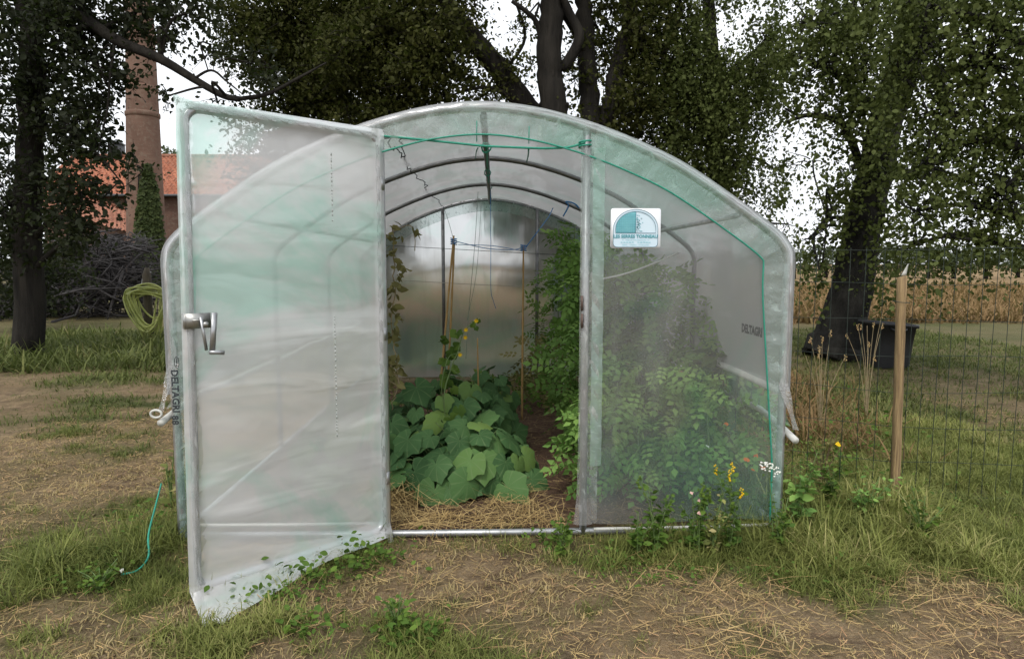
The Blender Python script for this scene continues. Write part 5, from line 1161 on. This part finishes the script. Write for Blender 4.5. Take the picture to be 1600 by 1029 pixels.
mb = MB(); x, y, g = sample(120000, -3.8, 4.6, 1.35, 6.5, bare, 1.2); k = outside(x, y); x, y = x[k], y[k]; n = len(x)
rods(mb, x, y, rng.uniform(.010, .055, n), rng.uniform(.0012, .0032, n), .15)
x, y, g = sample(9000, -3.6, 4.4, 1.4, 4.4, lambda x, y: np.clip(bare(x, y)*(fbm(x*2.3, y*2.3, 51)*3.2-1.25), 0, 1), 1.2); k = outside(x, y); x, y = x[k], y[k]; n = len(x); rods(mb, x, y, rng.uniform(.03, .17, n), rng.uniform(.0010, .0024, n), .12, .010)
for (px, py, sx_, sy_, n) in ((1180, 960, .35, .18, 420), (1420, 960, .35, .20, 420), (1000, 960, .4, .12, 300), (1120, 920, .5, .10, 300), (760, 930, .3, .12, 180), (200, 760, .35, .25, 220), (1340, 905, .3, .08, 160), (160, 960, .3, .15, 160), (1250, 1010, .4, .12, 260)):
    c = G(px, py); n = int(n*.7); x = rng.normal(c[0], sx_*1.3, n); y = rng.normal(c[1], sy_*1.3, n); kk = fbm(x*4, y*4, 55) > .47; x, y = x[kk], y[kk]; n = len(x); rods(mb, x, y, rng.uniform(.04, .26, n)*rng.random(n)**.5, rng.uniform(.0011, .0028, n), .12, .012)
x, y, g = sample(12000, XC-HALF+.05, XC+HALF-.05, Y0+.06, Y1-.1, lambda x, y: np.ones_like(x)*.8); n = len(x); rods(mb, x, y, rng.uniform(.015, .09, n), rng.uniform(.001, .0028, n), .15)
tag(mb.build('straw_litter', M['straw'], None, origin=(0, 0, 0)), 'scattered pale straw and dry stems over bare earth', 'straw', kind='stuff')
mb = MB(); n = 1000; x = rng.uniform(XL-.3, .34, n); y = Y0+.08+np.abs(rng.normal(0, .15, n)); rods(mb, x, y, rng.uniform(.04, .18, n), rng.uniform(.0014, .0032, n), .22, .012)
n = 330; x = rng.normal(.13, .08, n); y = rng.uniform(3.45, 4.1, n); rods(mb, x, y, rng.uniform(.04, .18, n), rng.uniform(.0014, .0032, n), .25, .02)
n = 700; x = rng.uniform(-.75, -.4, n); y = rng.uniform(3.5, 4.1, n); rods(mb, x, y, rng.uniform(.08, .25, n), rng.uniform(.002, .0045, n), .35, .03)
tag(mb.build('straw_mulch', M['golden'], None, origin=(0, 0, 0)), 'golden straw mulch laid just inside the threshold bar', 'straw', kind='stuff')
# crumbs and small stones of earth
mb = MB(); r_ = np.random.default_rng(77); x, y, g = sample(5200, -3.5, 4.3, 1.4, 4.6, bare, 1.0)
OCT = np.array([[1, 0, 0], [-1, 0, 0], [0, 1, 0], [0, -1, 0], [0, 0, .7], [0, 0, -.7]], float); OF = np.array([[0, 2, 4], [2, 1, 4], [1, 3, 4], [3, 0, 4], [2, 0, 5], [1, 2, 5], [3, 1, 5], [0, 3, 5]])
n = len(x); sz = r_.uniform(.0025, .010, n)*(1+r_.random(n)**6*1.5); V = (OCT[None]*(r_.uniform(.5, 1.2, (n, 6, 1)))*sz[:, None, None]+np.stack([x, y, gz(x, y)+.002], 1)[:, None]).reshape(-1, 3)
mb.Fs.append((OF[None]+(np.arange(n)*6)[:, None, None]).reshape(-1, 3)); mb.R.append(np.repeat(r_.random(n), 8)); mb.V.append(V); mb.UV.append(np.zeros((len(V), 2))); mb.n = len(V)
M['crumb'] = mat_leaf('earth_crumb', [(.10, .075, .045), (.18, .135, .085), (.27, .21, .14)], 0, .9)
tag(mb.build('earth_crumbs', M['crumb'], None, origin=(0, 0, 0)), 'small crumbs of dry brown earth on the ground', 'soil', kind='stuff')

# low broad-leaved ground weeds
def weedlets(mb, cx, cy, sx_, sy_, n, h, s):
    x = rng.normal(cx, sx_, n); y = rng.normal(cy, sy_, n); z = gz(x, y)+np.abs(rng.normal(0, h, n))+.01; a = rng.uniform(0, 6.28, n)
    scatter(mb, LEAF, np.stack([x, y, z], 1), np.stack([np.cos(a), np.sin(a), rng.normal(.1, .35, n)], 1), np.array([0, 0, 1.0])+rng.normal(0, .45, (n, 3)), s*.62*rng.uniform(.5, 1.3, n), wide=1.1)
mb = MB()
for (px, py, wpx, sy_, n, h, s) in ((430, 935, 50, .05, 110, .035, .045), (505, 905, 45, .04, 100, .035, .05), (560, 888, 25, .03, 70, .04, .05), (480, 985, 25, .04, 80, .03, .05), (640, 1000, 30, .05, 160, .04, .05), (150, 900, 30, .08, 200, .03, .035), (860, 850, 20, .03, 60, .05, .05),
        (960, 870, 30, .05, 120, .03, .03), (1060, 850, 40, .05, 160, .05, .04), (1240, 800, 40, .09, 260, .07, .045), (1300, 750, 40, .2, 320, .10, .05), (1320, 690, 50, .3, 320, .12, .05), (240, 830, 25, .15, 160, .08, .04), (1250, 900, 60, .06, 160, .03, .025), (1010, 905, 60, .06, 150, .03, .03), (1440, 800, 50, .12, 160, .08, .04), (590, 870, 30, .05, 120, .05, .045)):
    c = G(px, py); weedlets(mb, c[0], c[1], wpx*c[1]/F, sy_, n, h, s)
tag(mb.build('ground_weeds', M['weed'], None, origin=(0, 0, 0)), 'low broad-leaved weeds among the grass tufts', 'weeds', kind='stuff')

# single weeds and flowers
def herb(label, px, py, toppy, w, n, ls, name='weed', cat='weed', stem='stem', leaf='weed', heads=0, head='yellow', hs=.02, group=None, seed=0, Y=None, stalks=4, hy=None, lowleaf=1.0, kind='ball'):
    r_ = np.random.default_rng(seed+300); b = G(px, py) if Y is None else P(px, 500, Y)*[1, 1, 0]; top = float(P(px, toppy, b[1])[2]); root = empty(name, b, label, cat, group); st, lf = MB(), MB(); tips = []
    for k in range(stalks):
        a = r_.uniform(0, 6.28); rr_ = w*r_.uniform(.2, 1); e = b+[math.cos(a)*rr_, math.sin(a)*rr_*.6, top*(1 if k == 0 else r_.uniform(.6, .97))]; m_ = b*.5+e*.5+[math.cos(a)*rr_*-.15, 0, .05*top]
        sp_ = smooth_path([b+[0, 0, -.01], m_, e], 6); add_tube(st, sp_, np.linspace(.0035, .0015, len(sp_)), 5); tips.append(e)
        m = max(1, n//stalks); t_ = r_.random(m)**lowleaf; ii = (t_*(len(sp_)-1)).astype(int); a2 = r_.uniform(0, 6.28, m)
        scatter(lf, LEAF, sp_[ii]+r_.normal(0, w*.10, (m, 3)), np.stack([np.cos(a2), np.sin(a2), r_.normal(.15, .4, m)], 1), np.array([0, 0, 1.0])+r_.normal(0, .4, (m, 3)), ls*.8*r_.uniform(.5, 1.2, m)*(1.15-.5*t_), wide=1.0)
    st.build('stems', M[stem], root)
    if n: lf.build('leaves', M[leaf], root)
    for k in range(heads):
        mb = MB(); c = tips[k % len(tips)]+(0 if k < len(tips) else 1)*np.array([r_.normal(0, .03), 0, -r_.uniform(.02, .08)])
        if kind == 'umbel':
            for q_ in range(46): a = r_.uniform(0, 6.28); rr_ = hs*math.sqrt(r_.random()); sphere(mb, c+[rr_*math.cos(a), rr_*math.sin(a)*.5-.02, .010*(1-(rr_/hs)**2)-.30*rr_*math.cos(a)+.45*rr_*math.sin(a)], .0045, .8, 6, 4)
        elif kind == 'petal':
            a = np.linspace(0, 2*math.pi, 9, endpoint=False); scatter(mb, LEAF, np.repeat(c[None], 9, 0), np.stack([np.cos(a), np.sin(a)*.8-.3, np.sin(a)*.6], 1), np.array([[0, -.6, .8]]*9)+r_.normal(0, .25, (9, 3)), hs*r_.uniform(.45, 1.0, 9), wide=1.2)
        else:
            for q_ in range(9): sphere(mb, c+[r_.normal(0, hs*.3), r_.normal(0, hs*.3), -q_*hs*.35], hs*.38*(.6+.4*q_/8), 1, 6, 4)
        mb.build('flower_head', M[head], root)
    return root
herb('white wild carrot umbel leaning before the right end of the front film', 1208, 858, 732, .11, 10, .03, 'wild_carrot', 'flower', heads=1, head='white_petal', hs=.055, kind='umbel', seed=1, stalks=1)
bpy.context.view_layer.update()
herb('leafy weed with pale yellow seed spike at the centre of the right panel foot', 1088, 858, 748, .11, 130, .055, 'flowering_weed', 'weed', heads=3, head='weed', hs=.022, seed=2)
herb('tall yellow-green weed rising left of the wild carrot', 1140, 858, 726, .12, 140, .055, 'flowering_weed', 'weed', heads=4, head='yellow', hs=.016, seed=3)
herb('dark nettle-like weed standing over the panel foot bar', 1025, 862, 740, .11, 150, .06, 'nettle', 'weed', heads=1, head='weed', hs=.02, seed=4)
herb('pale-leaved weed with a bright upright leaf beside the foot bar', 996, 866, 796, .09, 60, .06, 'broadleaf_weed', 'weed', seed=5)
herb('leafy weed standing on the threshold bar at the foot of the right jamb', 878, 868, 800, .10, 90, .06, 'broadleaf_weed', 'weed', seed=6)
herb('small weed with two pale pink flowers before the right film', 1085, 858, 768, .05, 6, .03, 'pink_flower', 'flower', heads=2, head='pink', hs=.013, kind='petal', seed=7, stalks=2)
herb('pink clover-like flower low at the film foot', 1092, 862, 800, .03, 6, .025, 'clover', 'flower', heads=1, head='pink', hs=.014, kind='petal', seed=8, stalks=1)
herb('bunch of orange marigolds behind the film near the green corner cord', 1190, 780, 712, .10, 26, .05, 'marigold', 'flower', heads=4, head='orange', hs=.022, kind='petal', seed=9, Y=3.4, stalks=4)
herb('lone orange marigold higher behind the film', 1150, 780, 662, .04, 14, .05, 'marigold', 'flower', heads=1, head='orange', hs=.022, kind='petal', seed=10, Y=3.7, stalks=2)
herb('pale cream flowers behind the middle of the right film', 1105, 780, 700, .06, 14, .05, 'pale_flower', 'flower', heads=2, head='white_petal', hs=.02, kind='petal', seed=11, Y=3.5, stalks=2)
herb('yellow marigold in the long grass left of the timber post', 1312, 760, 694, .05, 30, .05, 'marigold', 'flower', heads=1, head='yellow', hs=.022, kind='petal', seed=12, stalks=3)
herb('broad-leaved weed with bright green leaves between tunnel and fence', 1300, 800, 725, .14, 120, .07, 'broadleaf_weed', 'weed', seed=13)
herb('dark green leafy weed pressed against the outer right corner of the tunnel', 1246, 838, 705, .10, 130, .08, 'broadleaf_weed', 'weed', leaf='tomato_leaf', seed=14)
herb('feathery reddish weed beside the tunnel corner', 1282, 770, 665, .13, 90, .05, 'red_weed', 'weed', stem='brown_stem', leaf='dead_leaf', seed=15, stalks=6)
herb('tall dry wild carrot stalks with pale seed heads left of the black tub', 1290, 650, 515, .18, 10, .04, 'dry_stalks', 'dry plant', stem='dry_stem', leaf='dead_leaf', heads=6, head='straw', hs=.018, seed=16, Y=5.1, stalks=7)
herb('cluster of thin dry stalks with small heads in front of the black tub', 1362, 640, 490, .22, 12, .04, 'dry_stalks', 'dry plant', stem='dry_stem', leaf='dead_leaf', heads=8, head='straw', hs=.016, seed=17, Y=5.6, stalks=9)
herb('tall grassy clump growing up the left outside of the tunnel', 268, 790, 700, .05, 20, .10, 'broadleaf_weed', 'weed', leaf='grass', seed=18, stalks=6)
herb('small lime-green strawberry-like weed low at the left', 155, 918, 885, .16, 60, .05, 'broadleaf_weed', 'weed', seed=19, stalks=9, lowleaf=.6)
herb('bright green tuft weed at the bottom left of the centre', 620, 985, 925, .09, 50, .06, 'broadleaf_weed', 'weed', seed=20, stalks=7)
herb('lime-green leafy weed at the green cord foot, right corner of the panel', 1218, 862, 775, .12, 130, .05, 'broadleaf_weed', 'weed', seed=31, stalks=6)
herb('branching weed between the two flowering weeds at the panel foot', 1112, 862, 772, .12, 130, .05, 'broadleaf_weed', 'weed', leaf='grass', seed=32, stalks=7)
herb('sprawling dark-leaved weed close left of the timber post', 1352, 820, 742, .16, 150, .055, 'broadleaf_weed', 'weed', leaf='tomato_leaf', seed=33, stalks=8)
herb('narrow-leaved weed tuft in the grass right of the timber post', 1440, 850, 760, .12, 110, .06, 'broadleaf_weed', 'weed', seed=34, stalks=7)
herb('tiny white daisy in the grass left of the door corner', 194, 900, 890, .01, 4, .02, 'daisy', 'flower', heads=1, head='white_petal', hs=.014, kind='petal', seed=21, stalks=1)
